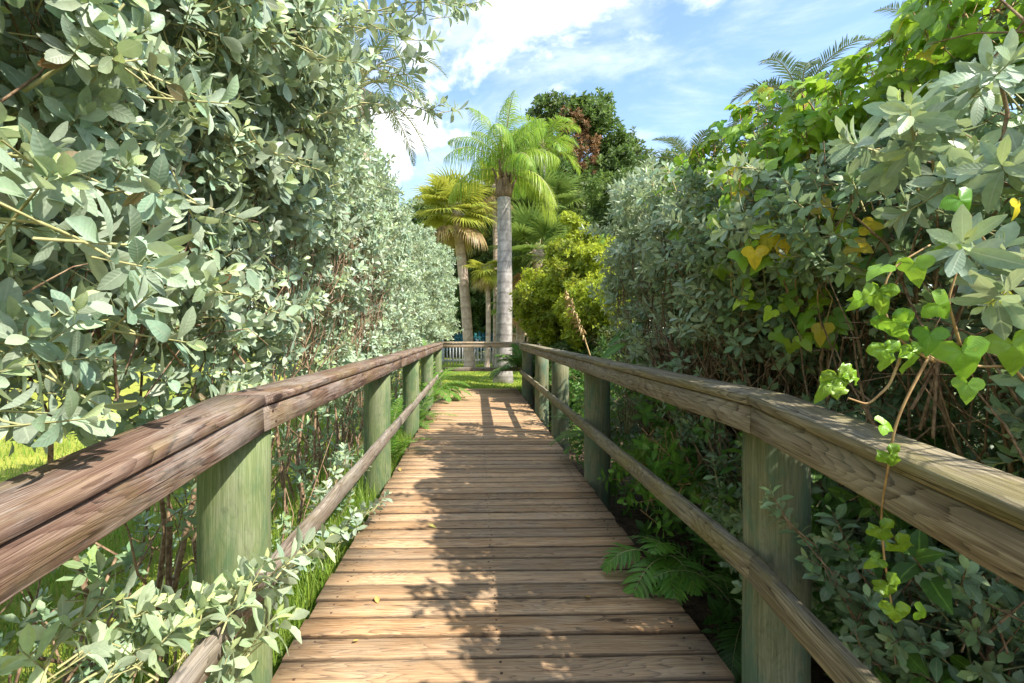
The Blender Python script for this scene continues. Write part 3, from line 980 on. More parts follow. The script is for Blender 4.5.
gl.build('foliage', M['silver_dark'], root); go.build('outer_foliage', M['silver'], root); gs.build('stems', M['stem'], root); gt.build('branches', M['twig'], root)
root, gl, gs, gt = right_shrub('dark grey green shrub in the middle of the right hedge, shaded', 2.5, 3.7, SMALL, 76, 34)
for q in range(12):
    yv = rng.uniform(2.6, 3.7); zv = right_top(yv) - rng.uniform(-.1, .5)
    a = (right_face(yv, zv) + .3, yv, zv - .2)
    spray(gl, gs, a, np.array(a) + np.array((rng.uniform(-.4, .2), rng.uniform(-.3, .3), rng.uniform(.15, .4))), MID, .13, 6, .04)
go = Geo()
for q in range(30):
    yv = rng.uniform(2.4, 3.8); zv = rng.uniform(1.25, right_top(yv) + .1)
    a = (right_face(yv, zv) + .15, yv, zv - .1)
    spray(go, gs, a, np.array(a) + np.array((rng.uniform(-.4, -.2), rng.uniform(-.25, .1), rng.uniform(.05, .25))), SMALL, .11, 4, .03, .004, (.8, 1.2), tint=(.1, .1))
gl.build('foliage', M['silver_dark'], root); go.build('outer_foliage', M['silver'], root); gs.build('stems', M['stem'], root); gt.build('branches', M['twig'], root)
root, gl, gs, gt = right_shrub('silver topped shrub at the far end of the right hedge', 3.7, 4.95, FAR, 58, 28)
for q in range(16):
    yv = rng.uniform(3.8, 5.0); zv = right_top(yv) - rng.uniform(-.1, .8)
    a = (right_face(yv, zv) + .25, yv, zv - .2)
    spray(gl, gs, a, np.array(a) + np.array((rng.uniform(-.5, .05), rng.uniform(-.3, .2), rng.uniform(.12, .4))), FAR, .13, 7, .04)
gl.build('foliage', M['silver'], root); gs.build('stems', M['stem'], root); gt.build('branches', M['twig'], root)

root = empty('silver_sprig', P(830, 640, 1.9), 'grey green leafy sprig beside the near right post under the rail', 'plant')
gl, gs = Geo(), Geo()
SPG = [shoot(n, .11, .055, .5, 4, 82, 22, .35, .5) for n in (9, 10, 12)]
for a, b, n in ((P(900, 700, 1.5), P(782, 512, 1.50), 9), (P(900, 690, 1.5), P(845, 540, 1.48), 8), (P(960, 690, 1.5), P(905, 560, 1.42), 8),
                (P(930, 700, 1.4), P(880, 620, 1.4), 8), (P(990, 690, 1.3), P(960, 590, 1.25), 7), (P(900, 720, 1.6), P(850, 600, 1.52), 8),
                (P(930, 730, 1.5), P(862, 650, 1.45), 8), (P(1010, 700, 1.3), P(1000, 610, 1.2), 6)):
    spray(gl, gs, a, b, SPG, .11, n, .03, .004, (.75, 1.1))
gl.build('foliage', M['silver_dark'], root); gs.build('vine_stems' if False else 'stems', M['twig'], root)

# dark undergrowth below the right railing
UND = [shoot(n, .16, .085, .55, 3, 85, 40, .35, .35, 0, 1.0) for n in (6, 7, 8)]
root = empty('undergrowth_plant', (1.5, 3.0, -.3), 'dark green broad leaved undergrowth below the right railing', 'plant')
gl, gs = Geo(), Geo()
n = 1150
p = np.stack([rng.uniform(1.24, 2.0, n), rng.uniform(1.2, 9.5, n), rng.uniform(-.28, .85, n)], 1)
place_shoots(gl, gs, p, nrm(rng.normal(size=(n, 3)) * .5 + np.array((-.5, -.2, .6))), UND, .15, (.6, 1.15))
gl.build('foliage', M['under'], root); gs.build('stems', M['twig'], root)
root = empty('leafy_climber', P(650, 440, 3.0), 'green climber with rounded leaves hanging below the right rail past the second post', 'vine')
gl, gs = Geo(), Geo()
for q in range(26):
    a = P(rng.uniform(640, 700), rng.uniform(420, 450), rng.uniform(2.9, 3.5)); a[0] = max(a[0], 1.16)
    b = a + np.array((rng.normal(0, .1), rng.normal(-.05, .2), -rng.uniform(.1, .45)))
    spray(gl, gs, a, b, UND, .1, 4, -.02, .003, (.7, 1.1), 1.0)
gl.build('foliage', M['fern'], root); gs.build('stems', M['vine_stem'], root)


# ---- ferns and feather fronds
def frond(gl, gs, p, d, L, droop=.6, nl=26, ll=.25, lw=.02, seg=3, ldroop=.4, fwd=.55, lift=.15, t0=.12, rad=.01, tint=0., tipdead=0., prof=.8):
    n = 16
    p = np.asarray(p, float)
    d = nrm(np.asarray(d, float))
    pts = [p]
    for i in range(n - 1):
        d = nrm(d + np.array((0, 0, -droop / n)) * (1 + i / n))
        pts.append(pts[-1] + d * L / (n - 1))
    pts = np.array(pts)
    tube(gs, pts, np.linspace(rad, rad * .2, n), 4, cap=False)
    t = np.linspace(t0, .995, nl)
    f = t * (n - 1)
    i = np.minimum(f.astype(int), n - 2)
    q = pts[i] + (pts[i + 1] - pts[i]) * (f - i)[:, None]
    fw = nrm(pts[i + 1] - pts[i])
    side = np.cross(fw, np.array((0, 0, 1.)))
    bad = np.linalg.norm(side, axis=1) < .15
    h = np.cross(nrm(pts[-1] - pts[0] + np.array((.001, .002, 0))), np.array((0, 0, 1.)))
    side[bad] = h
    side = nrm(side)
    upv = np.cross(side, fw)
    prf = np.sin(np.pi * np.clip(.12 + .85 * (t - t0) / (1 - t0), 0, 1)) ** prof
    for sg in (-1, 1):
        dirv = nrm(side * sg + fw * (fwd + .5 * t[:, None] ** 2) + upv * (lift + rng.normal(0, .12, nl)[:, None]) + rng.normal(0, .06, (nl, 3)))
        lens = ll * prf * rng.uniform(.88, 1.1, nl)
        cur, dd = q.copy(), dirv.copy()
        wid = nrm(np.cross(dd, upv))
        rowsV = []
        for s in range(seg + 1):
            wf = (1 if s < seg * .6 else .7) if s < seg else .08
            if s == 0:
                wf = .55
            rowsV.append(cur - wid * (lw * wf / 2))
            rowsV.append(cur + wid * (lw * wf / 2))
            dd = nrm(dd + np.array((0, 0, -ldroop)) * (.5 + s * .6))
            cur = cur + dd * (lens / seg)[:, None]
        V = np.stack(rowsV, 1)
        k = V.shape[1]
        qd = [(2 * s, 2 * s + 1, 2 * s + 3, 2 * s + 2) for s in range(seg)]
        Q = (np.array(qd)[None] + (np.arange(nl) * k)[:, None, None]).reshape(-1, 4)
        A = np.zeros((nl, k, 3))
        A[:, :, 0] = np.tile((-1, 1), k // 2)[None]
        A[:, :, 2] = (tint + rng.normal(0, .12, nl) - tipdead * t ** 3)[:, None]
        gl.add(V.reshape(-1, 3), Q, A.reshape(-1, 3))


def fern(label, base, fr, mat='fern', name='fern', **kw):
    root = empty(name, base, label, 'fern')
    gl, gs = Geo(), Geo()
    for (d, L) in fr:
        frond(gl, gs, np.array(base) + rng.normal(0, .02, 3) * (1, 1, 0), d, L, **kw)
    gl.build('fronds', M[mat], root); gs.build('stalks', M['stem'], root)


def rose(n, z=(.5, 1.2), xs_=(-1, 1), ys_=(-1, 1), L=(.4, .7)):
    return [((rng.uniform(*xs_), rng.uniform(*ys_), rng.uniform(*z)), rng.uniform(*L)) for _ in range(n)]


fern('glossy fern spilling onto the right edge of the boardwalk', (1.06, 2.66, .06),
     [((-.6, -.5, .45), .46), ((-.4, -.75, .35), .44), ((-.15, -.8, .5), .4), ((-.7, -.2, .6), .36), ((.1, -.8, .6), .35), ((-.3, -.4, .9), .33)],
     droop=1.25, nl=13, ll=.13, lw=.03, seg=3, ldroop=.18, fwd=.5, rad=.004, t0=.15)
fern('light green fern beside the far left railing', (-.86, 9.6, .12), rose(18, (.35, 1.3), (-.3, 1.1), (-1, .4), (.7, 1.15)), droop=1.1, nl=26, ll=.2, lw=.025, ldroop=.15, rad=.006)
fern('fern clump between the left posts near the middle of the walk', (-1.05, 7.4, -.3), rose(18, (.8, 1.8), (-.3, .8), (-1, 1), (.6, 1.1)), droop=1.0, nl=24, ll=.16, lw=.022, ldroop=.15, rad=.005)
fern('bright fern by the third left post', (-1.05, 5.6, -.3), rose(16, (.8, 1.8), (-.4, .7), (-1, 1), (.5, .95)), droop=1.0, nl=24, ll=.14, lw=.02, ldroop=.15, rad=.005)
fern('dark fern reaching in past the far right post', (1.05, 10.6, .5), [((-1, -.1, .4), 1.1), ((-.9, -.5, .6), .9), ((-.6, .3, .9), .8), ((-.5, -.7, .8), .8), ((-.9, .2, .3), .8)] + rose(8, (.5, 1.2), (-.6, .6), (-1, 1), (.5, .8)),
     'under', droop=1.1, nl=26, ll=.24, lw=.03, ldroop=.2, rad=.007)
fern('feathery fern behind the second right post', (1.35, 4.9, .1), rose(14, (.3, 1.3), (-.9, .3), (-.9, .5), (.4, .7)), droop=1.1, nl=22, ll=.12, lw=.016, ldroop=.15, rad=.004)
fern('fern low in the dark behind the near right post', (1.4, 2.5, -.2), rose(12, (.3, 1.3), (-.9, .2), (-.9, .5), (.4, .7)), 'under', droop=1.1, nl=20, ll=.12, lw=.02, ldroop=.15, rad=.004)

# broad leaved plant and dry frond over the right railing
root = empty('broad_leaf_plant', (1.35, 4.5, .2), 'plant with large pointed green leaves above the right rail', 'plant')
gl, gs = Geo(), Geo()
lv = leaf(1., .34, 6, .25, .25, .85)
tips = [P(612, 347, 4.2), P(632, 325, 4.3), P(660, 318, 4.4), P(640, 355, 4.2), P(655, 345, 4.3), P(620, 332, 4.5), P(670, 335, 4.2)]
for t_ in tips:
    b_ = np.array((1.42, 4.5, .3)); mid = np.array(t_) + np.array((.14, .05, .03))
    tube(gs, arc(b_, mid, .05, 6, .01), .005, 4)
    dv = nrm(np.array([np.array(t_) - mid + np.array((0, 0, -.02))]))
    inst(gl, *lv, np.array([mid]), leaf_frames(dv, np.array([[-.3, -.5, 1.]])), .3)
gl.build('foliage', M['fern'], root); gs.build('stalks', M['stem'], root)
root = empty('dry_frond', P(592, 350, 6.0), 'dry tan palm frond standing up behind the right railing', 'palm frond')
gl, gs = Geo(), Geo()
b_ = P(592, 362, 6.0)
frond(gl, gs, b_, P(568, 283, 6.0) - b_, .95, .25, 28, .30, .03, 3, .45, .7, .05, .3, .012)
gl.build('leaflets', M['dry'], root); gs.build('stalk', M['dry'], root)

# ---- vines
HEART = [heart(3, 18, c, b, l) for c, b, l in ((.02, .25, .12), (.03, .45, .2), (.05, .3, .15), (.04, .6, .2))]
CRINK = [heart(4, 22, c, b, l) for c, b, l in ((.14, .7, .2), (.17, .9, .15))]


def vine_leaves(gl, gs, p, nrm_dir, size, hearts=HEART, hang=.5, tint=(.25, .3), petiole=.06):
    k = len(p)
    nn = nrm(np.asarray(nrm_dir) + rng.normal(0, .35, (k, 3)))
    d = nrm(np.array((0, 0, -hang)) + rng.normal(0, .5, (k, 3)))
    d = nrm(d - (d * nn).sum(1, keepdims=True) * nn)
    Mx = leaf_frames(d, nn)
    which = rng.integers(0, len(hearts), k)
    ti = np.clip(rng.normal(*tint, k), -.05, 1)
    ti = np.where(rng.random(k) < .05, -.9, ti)
    sz = rng.uniform(*size, k)
    for v, (V, Q, A) in enumerate(hearts):
        s = which == v
        inst(gl, V, Q, A, p[s], Mx[s], sz[s], ti[s])
    if gs is not None:
        for a_, dd, n_ in zip(p, d, nn):
            tube(gs, [a_, a_ - n_ * .02 - dd * .02, a_ - n_ * petiole - np.array((0, 0, petiole * .4))], .0018, 3, cap=False)


root = empty('climbing_vine', (1.8, 2.4, 2.2), 'bright green heart leaved vine covering the top of the right hedge', 'vine')
gl, gs = Geo(), Geo()
L = [(*P(px_, py_, yy_), r_) for px_, py_, yy_, r_ in (
    (722, 185, 3.0, .17), (745, 160, 2.9, .18), (775, 148, 2.75, .19), (805, 142, 2.6, .19), (835, 135, 2.45, .17), (868, 122, 2.35, .18), (900, 104, 2.2, .18), (935, 82, 2.05, .19),
    (970, 52, 1.9, .2), (1005, 38, 1.75, .2), (1030, 30, 1.7, .2), (985, 25, 2.1, .2), (950, 48, 2.3, .2), (915, 98, 2.6, .19), (865, 130, 2.9, .22), (815, 150, 3.2, .22), (705, 195, 3.4, .14), (760, 175, 2.7, .13), (795, 170, 2.5, .13), (690, 190, 3.8, .14))]
p, d = sample_lumps(L, 170, .3, .3, (.8, 1.15), .75)
p = p + np.array((-.08, -.08, .1))
vine_leaves(gl, gs, p, nrm(d + np.array((-.3, -.3, .5))), (.045, .085), hang=.35, tint=(.3, .35))
for i in range(len(L) - 1):
    tube(gs, arc(L[i][:3], L[i + 1][:3], .15, 8, .04), .004, 5)
gl.build('foliage', M['vine'], root); gs.build('stems', M['vine_stem'], root)

root = empty('climbing_vine', (1.35, 2.2, 1.5), 'vine with yellowing heart leaves on the face of the right hedge', 'vine')
gl, gs = Geo(), Geo()
spots = [(735, 175, 2.3), (745, 190, 2.3), (765, 205, 2.2), (780, 215, 2.2), (770, 240, 2.1), (758, 255, 2.1), (785, 245, 2.1), (792, 265, 2.1), (800, 295, 2.1),
         (812, 270, 2.1), (805, 305, 2.1), (738, 215, 2.4), (722, 235, 2.5), (750, 170, 2.4), (715, 250, 2.5), (775, 190, 2.3), (730, 200, 2.4), (690, 195, 3.2), (660, 190, 4),
         (672, 200, 3.8), (640, 205, 4.6), (650, 215, 4.5), (625, 215, 5.2), (635, 225, 5), (700, 180, 3.2), (712, 200, 3), (605, 235, 5.6),
         (820, 330, 2.0), (800, 340, 2.1), (835, 235, 1.9), (825, 215, 2.0), (850, 260, 1.8), (790, 230, 2.2), (750, 290, 2.3), (735, 270, 2.4), (700, 225, 3.0), (680, 230, 3.3), (665, 225, 3.8), (655, 245, 4.2),
         (690, 215, 3.2), (710, 215, 2.8), (870, 240, 1.75), (845, 200, 2.0)]
p = np.array([P(*s) for s in spots])
p = np.concatenate([p + rng.normal(0, .04, p.shape) for _ in range(4)])
ty = np.zeros(len(p))
vine_leaves(gl, gs, p, np.tile((-.75, -.6, .35), (len(p), 1)), (.05, .08), tint=(.45, .35))
for q, t_ in ((3, .9), (5, 1), (6, 1), (4, .7)):
    V, Q, A = HEART[q % 4]
    inst(gl, V, Q, A, np.array([P(*spots[q]) + np.array((-.05, -.06, 0))]), leaf_frames(np.array([[0, 0, -1.]]), np.array([[-.5, -.8, .3]])), .075, np.array([-t_]))
o_ = sorted(range(len(spots)), key=lambda q_: p[q_][1])
for a_, b_ in zip(o_[:-1], o_[1:]):
    tube(gs, arc(p[a_], p[b_], -.03, 8, .02), .0025, 4)
for a_, b_ in ((0, 2), (2, 6), (6, 8), (1, 12), (12, 14), (17, 19), (20, 22), (8, 10)):
    tube(gs, arc(p[a_], p[b_], -.04, 8, .02), .003, 4)
tube(gs, arc(P(850, 190, 1.9), P(818, 300, 1.95), -.03, 10, .015), .003, 4)
tube(gs, arc(P(870, 185, 1.8), P(890, 260, 1.75), -.03, 10, .015), .0025, 4)
gl.build('foliage', M['vine'], root); gs.build('stems', M['vine_stem'], root)

root = empty('trailing_vine', (1.2, 1.1, 1.35), 'lime green crinkled vine trailing down over the near right rail', 'vine')
gl, gs = Geo(), Geo()
Y0 = 1.0
runs = [[(1024, 365), (985, 367), (935, 362), (905, 335), (880, 320)], [(935, 362), (905, 345), (892, 330), (880, 300), (890, 268), (930, 245)],
        [(1024, 380), (1000, 352), (960, 345)], [(905, 345), (890, 385), (868, 405), (848, 398)], [(930, 355), (905, 400), (893, 432), (889, 465), (880, 512), (884, 560), (893, 612)],
        [(1024, 260), (990, 250), (958, 195)], [(960, 345), (948, 300), (960, 262)]]
for r_ in runs:
    q = np.array([P(a_, b_, Y0 + (.06 if b_ > 500 else 0)) for a_, b_ in r_])
    tt = np.linspace(0, len(q) - 1, 24)
    q = np.stack([np.interp(tt, np.arange(len(q)), q[:, i]) for i in range(3)], 1)
    for _ in range(3):
        q[1:-1] = (q[:-2] + q[1:-1] * 2 + q[2:]) / 4
    tube(gs, q, np.linspace(.0032, .0018, len(q)), 6)


def put(px_, py_, size, ang, kind=HEART, tint=.3, face=(-.5, -.8, .35), Y_=Y0 - .02, v=0):
    c = P(px_, py_, Y_)
    a_ = R(ang)
    d = np.array([[math.sin(a_), -.12, -math.cos(a_)]])       # 0 hangs straight down
    V, Q, A = kind[v % len(kind)]
    ff = np.array([face], float) + rng.normal(0, .35, (1, 3))
    inst(gl, V, Q, A, np.array([c]), leaf_frames(d, ff), size * .92, np.array([tint - .2 if tint > 0 else tint]))


for args in ((880, 292, .05, -15, CRINK, .35), (893, 322, .058, 20, CRINK, .3), (885, 350, .05, 10, CRINK, .15), (838, 378, .055, 15, CRINK, .6), (832, 385, .045, -60, CRINK, .6),
             (850, 372, .04, 70, CRINK, .5), (962, 352, .075, 12, HEART, .35), (938, 305, .055, 55, HEART, .35), (912, 352, .05, 15, CRINK, .35), (915, 265, .05, 0, HEART, .3),
             (960, 200, .055, 30, HEART, .2), (945, 245, .05, 80, HEART, .5), (1012, 345, .075, 10, HEART, .1), (880, 268, .045, -60, HEART, .4), (870, 295, .04, -70, HEART, .5),
             (884, 425, .035, 80, HEART, .45), (890, 455, .042, 35, CRINK, .5), (882, 530, .045, 30, CRINK, .6), (900, 545, .045, 60, CRINK, .7), (878, 560, .03, -60, CRINK, .6),
             (888, 585, .05, 25, CRINK, .55), (895, 610, .045, 5, CRINK, .5), (920, 612, .03, 70, HEART, .5), (860, 300, .035, -40, HEART, .4), (1000, 300, .05, 10, HEART, -.5),
             (1018, 205, .035, 0, HEART, -.9), (930, 335, .05, -20, HEART, .2), (968, 385, .045, -10, HEART, .2)):
    put(*args, v=int(rng.integers(0, 4)))
gl.build('foliage', M['vine'], root); gs.build('stems', M['vine_stem'], root)


# ------------------------------------------------------------------ palms
def fan(gl, gs, p, d, pet, rad, nseg=34, droop=.5, arcdeg=300, tint=0., face=None):
    """a fan leaf: petiole, then segments splitting from its end"""
    p, d = np.asarray(p, float), nrm(np.asarray(d, float))
    hub = p + d * pet + np.array((0, 0, -.12 * pet))
    tube(gs, arc(p, hub, .06 * pet, 6, 0), np.linspace(.02, .010, 6), 4, cap=False)
    h = np.array((0, 0, 1.))
    side = nrm(np.cross(d, h) + 1e-4)
    nn = nrm(np.cross(side, d) + (0 if face is None else np.asarray(face)))
    fwd_ = nrm(np.cross(nn, side))
    a_ = np.radians(np.linspace(-arcdeg / 2, arcdeg / 2, nseg)) + rng.normal(0, .02, nseg)
    dirs = nrm(np.cos(a_)[:, None] * fwd_ + np.sin(a_)[:, None] * side + nn * .12)
    lens = rad * (.72 + .28 * np.cos(a_ * .55)) * rng.uniform(.9, 1.06, nseg)
    wd = np.cross(dirs, nn)
    wd = nrm(wd)
    cur, dd = np.repeat(hub[None], nseg, 0), dirs.copy()
    rows_ = []
    seg = 5
    for s in range(seg + 1):
        f = s / seg
        wv = rad * (.010 + .062 * math.sin(math.pi * min(1, f * .9 + .12))) * (1 - f ** 3)
        rows_ += [cur - wd * wv / 2 + nn * .3 * wv, cur + wd * wv / 2]
        dd = nrm(dd + np.array((0, 0, -droop)) * (f ** 1.3) * .9)
        cur = cur + dd * (lens / seg)[:, None]
    V = np.stack(rows_, 1)
    k = V.shape[1]
    Q = (np.array([(2 * s, 2 * s + 1, 2 * s + 3, 2 * s + 2) for s in range(seg)])[None] + (np.arange(nseg) * k)[:, None, None]).reshape(-1, 4)
    A = np.zeros((nseg, k, 3))
    A[:, :, 2] = (tint + rng.normal(0, .15, nseg))[:, None] + np.linspace(0, .15, k)[None]
    gl.add(V.reshape(-1, 3), Q, A.reshape(-1, 3))


def trunk(root, base, top, r0, r1, mat, lean=.1, flare=1.3, sides=20, name='trunk'):
    g = Geo()
    n = 24
    t = np.linspace(0, 1, n)
    pts = np.asarray(base)[None] + (np.asarray(top) - np.asarray(base))[None] * t[:, None]
    pts[:, 0] += lean * np.sin(t * math.pi)
    rad = r0 + (r1 - r0) * t
    rad = rad * (1 + (flare - 1) * np.exp(-t * 16)) * rng.uniform(.985, 1.015, n)
    pts[0, 2] -= .1
    tube(g, pts, rad, sides)
    return g.build(name, mat, root, smooth=True)


# queen palm in the middle
qb = P(503, 384, 13.2); qb[2] = ground_z(qb[0], qb[1])
qt = P(504, 196, 13.2)
root = empty('feather_palm', qb, 'feather palm with smooth grey trunk just past the boardwalk end', 'palm tree')
trunk(root, qb, qt, .235, .185, M['queen_bark'], .03, 1.28, 28)
g = Geo()
tube(g, arc(qt - np.array((0, 0, .05)), qt + np.array((0, 0, .75)), 0, 6, .0), np.array((.2, .235, .22, .17, .12, .06)), 14)
for q in range(9):
    a_ = q * 2.4
    o_ = np.array((math.cos(a_), math.sin(a_), 0))
    tube(g, arc(qt + o_ * .18 + np.array((0, 0, .1 + .05 * q)), qt + o_ * .34 + np.array((0, 0, .55 + .05 * q)), .0, 5, .02), np.linspace(.05, .02, 5), 5)
g.build('crownshaft', M['boot'], root, smooth=True)
gl, gs = Geo(), Geo()
hub = qt + np.array((0, 0, .6))
for q in range(17):
    az = q * 2.399 + .3
    e = .55 + 2.6 * (q / 16) ** 1.1
    d = (math.cos(az), math.sin(az), e)
    frond(gl, gs, hub + np.array((0, 0, .02 * q)), d, rng.uniform(1.65, 2.1), 1.55 - .5 * q / 18, 58, .8, .019, 5, .62, .5, .1, .14, .022, -.05 + .45 * rng.random())
frond(gl, gs, hub, (.15, -.2, 3), 2.0, .35, 50, .5, .018, 4, .2, .9, .1, .2, .03, .2)
frond(gl, gs, hub, (1, .3, .2), 2.1, 1.6, 60, .8, .02, 4, .4, .5, .1, .2, .03, .95)
frond(gl, gs, hub, (.9, -.6, .35), 2.1, 1.7, 60, .8, .02, 4, .4, .5, .1, .2, .03, .7)
gl.build('crown', M['queen'], root); gs.build('frond_stalks', M['stem'], root)


def feather_palm(label, base, top, r, fr, mat, L, ll=.5, lw=.03, name='date_palm', bark='sabal_bark', elev=(.1, 1.8), droop=1.2, nl=44, ldroop=.12, fw=.7, lift=.3, group=None, tint=0.):
    base = np.array(base); base[2] = ground_z(base[0], base[1])
    root = empty(name, base, label, 'palm tree', group)
    trunk(root, base, top, r * 1.1, r, M[bark], .05, 1.2, 14)
    gl, gs = Geo(), Geo()
    for q in range(fr):
        az = q * 2.399 + rng.uniform(0, .3)
        d = (math.cos(az), math.sin(az), elev[0] + (elev[1] - elev[0]) * q / fr)
        frond(gl, gs, np.array(top) + np.array((0, 0, .02 * q)), d, L * rng.uniform(.85, 1.1), droop, nl, ll, lw, 3, ldroop, fw, lift, .12, .025, tint)
    gl.build('crown', M[mat], root); gs.build('frond_stalks', M['stem'], root)
    return root


def fan_palm(label, base, top, r, n, mat, rad, pet, name='fan_palm', bark='sabal_bark', elev=(-.7, 1.7), droop=.5, dead=0, tint=(0, .3)):
    base = np.array(base); base[2] = ground_z(base[0], base[1])
    root = empty(name, base, label, 'palm tree')
    trunk(root, base, top, r * 1.08, r, M[bark], .05, 1.25, 16)
    gl, gs = Geo(), Geo()
    for q in range(n):
        az = q * 2.399 + rng.uniform(0, .4)
        e = elev[0] + (elev[1] - elev[0]) * (q / n)
        fan(gl, gs, np.array(top) + rng.normal(0, .05, 3), (math.cos(az), math.sin(az), e), pet * rng.uniform(.8, 1.15), rad * rng.uniform(.85, 1.1), 32, droop, 290, rng.uniform(*tint))
    gl.build('crown', M[mat], root)
    if dead:
        gd = Geo()
        for q in range(dead):
            az = q * 2.0 - 2.4
            fan(gd, gs, np.array(top) + np.array((0, 0, -.1)), (math.cos(az), math.sin(az), -1.0), pet * 1.1, rad, 26, 1.4, 200, -.95)
        gd.build('dead_fronds', M[mat], root)
    gs.build('leaf_stalks', M['stem'], root)


fan_palm('yellow green fan palm with dead hanging fronds left of the feather palm', P(470, 362, 18), P(456, 208, 18), .18, 34, 'sabal', 1.1, .85, dead=7, tint=(-.05, .6), droop=.6)
fan_palm('thin fan palm with short drooping yellow skirt of leaves', P(487, 371, 17.3), P(487, 266, 17.3), .085, 14, 'sabal', .62, .45, elev=(-1.6, .9), dead=3, tint=(.2, .8), droop=.7)
fan_palm('slim pinkish trunked fan palm tight behind the feather palm', P(495, 364, 19.5), P(494, 185, 19.5), .095, 18, 'sabal', .85, .6, dead=4, tint=(-.1, .5))
fan_palm('dark green fan palm right of the feather palm trunk with orange dead leaves', P(536, 352, 17), P(538, 250, 17), .2, 26, 'fan_dark', 1.15, .9, elev=(-.6, 1.7), dead=6, tint=(0, .4))
fan_palm('tall dark fan palm behind the yellow green shrub', P(552, 352, 20), P(548, 205, 20), .2, 26, 'fan_dark', 1.2, 1.0, elev=(-.9, 1.6), dead=3, tint=(0, .35))
fan_palm('low fan palm at the foot of the dark fan palms', P(518, 352, 18), P(520, 300, 18), .16, 18, 'fan_dark', .85, .7, elev=(-.5, 1.6), dead=2, tint=(.1, .6))
feather_palm('loose feather palm standing behind the central feather palm', P(545, 350, 21), P(543, 150, 21), .13, 15, 'queen', 2.0, .75, .03, name='feather_palm', elev=(.3, 2.2), droop=1.5, ldroop=.3, bark='queen_bark')
feather_palm('palm with one long arching frond showing behind the left hedge', P(352, 352, 9.5), P(362, 92, 9.5), .16, 20, 'date', 1.95, .34, .022, elev=(.0, 1.6), droop=1.5)
root_ = root
feather_palm('date palm with several frond tips above the vine on the right hedge', P(822, 352, 13), P(800, 118, 13), .2, 26, 'date', 2.35, .46, .034, elev=(.0, 1.7), droop=1.5, group='date palms behind the right hedge')
feather_palm('date palm with a single frond tip showing at the upper right', P(950, 352, 13), P(938, 56, 13), .2, 22, 'date', 2.2, .42, .026, elev=(.0, 1.8), droop=1.1, group='date palms behind the right hedge')
feather_palm('small date palm peeping over the far part of the right hedge', P(690, 352, 14), P(690, 175, 14), .16, 18, 'date', 1.6, .34, .024, elev=(.0, 1.9), droop=1.1, group='date palms behind the right hedge')

# ------------------------------------------------------------------ trees and shrubs behind
CL = [shoot(n, .22, .12, .45, 2, 85, 25, .5, .4, 0, 1.0) for n in (11, 13, 15)]
CLS = [shoot(n, .16, .075, .5, 2, 85, 25, .5, .5, 0, 1.0) for n in (11, 13, 15)]


def crown_tree(name, label, cat, base, lumps, mat, dens, variants, size=(1., 1.6), r=.2, extra=None, bark='bark', group=None, up=.35, tint=(0, .2)):
    base = np.array(base, float)
    base[2] = ground_z(base[0], base[1])
    root = empty(name, base, label, cat, group)
    gl, gt = Geo(), Geo()
    L = np.array(lumps, float)
    sub = [L]
    for l in L:                                    # break each lump into smaller clumps
        k = max(7, int(7 * l[3]))
        dv = nrm(rng.normal(size=(k, 3)))
        sub.append(np.concatenate([l[:3] + dv * l[3] * rng.uniform(.55, 1.05, (k, 1)), (l[3] * rng.uniform(.22, .46, (k, 1)))], 1))
    S = np.concatenate([np.concatenate([L[:, :3], L[:, 3:] * .75], 1)] + sub[1:])
    age = rng.normal(tint[0], tint[1], len(S))          # clumps differ in age and so in tone
    p, d = sample_lumps(S, dens, up, .5, (.5, 1.12), .55)
    near = np.concatenate([np.argmin(np.linalg.norm(p[q:q + 3000, None] - S[None, :, :3], axis=2) / S[None, :, 3], axis=1) for q in range(0, len(p), 3000)])
    for q in range(3):
        lo_, hi_ = np.quantile(age[near], (q / 3, (q + 1) / 3))
        w_ = (age[near] >= lo_) & (age[near] <= hi_)
        place_shoots(gl, None, p[w_], d[w_], variants, .2, size, (float(age[near][w_].mean()), .08))
    top = L[:, :3].mean(0)
    fork = base + (top - base) * .45
    tube(gt, arc(base - np.array((0, 0, .1)), fork, 0, 8, .05 * r * 4), np.linspace(r * 1.3, r * .8, 8), 10)
    for l in L:
        tube(gt, arc(fork, l[:3], rng.uniform(-.1, .3), 7, .05), np.linspace(r * .5, r * .1, 7), 6)
    gl.build('crown', M[mat], root)
    gt.build('trunk', M[bark], root, smooth=True)
    if extra:
        ge = Geo()
        E = np.array(extra[0], float)
        p, d = sample_lumps(E, extra[2], .2, .5, (.5, 1.15), .5)
        place_shoots(ge, None, p, d, variants, .2, (size[0] * .8, size[1] * .8))
        ge.build('dead_foliage', M[extra[1]], root)
    return root


def LP(*rows):
    return [(*P(a_, b_, c_), r_) for a_, b_, c_, r_ in rows]


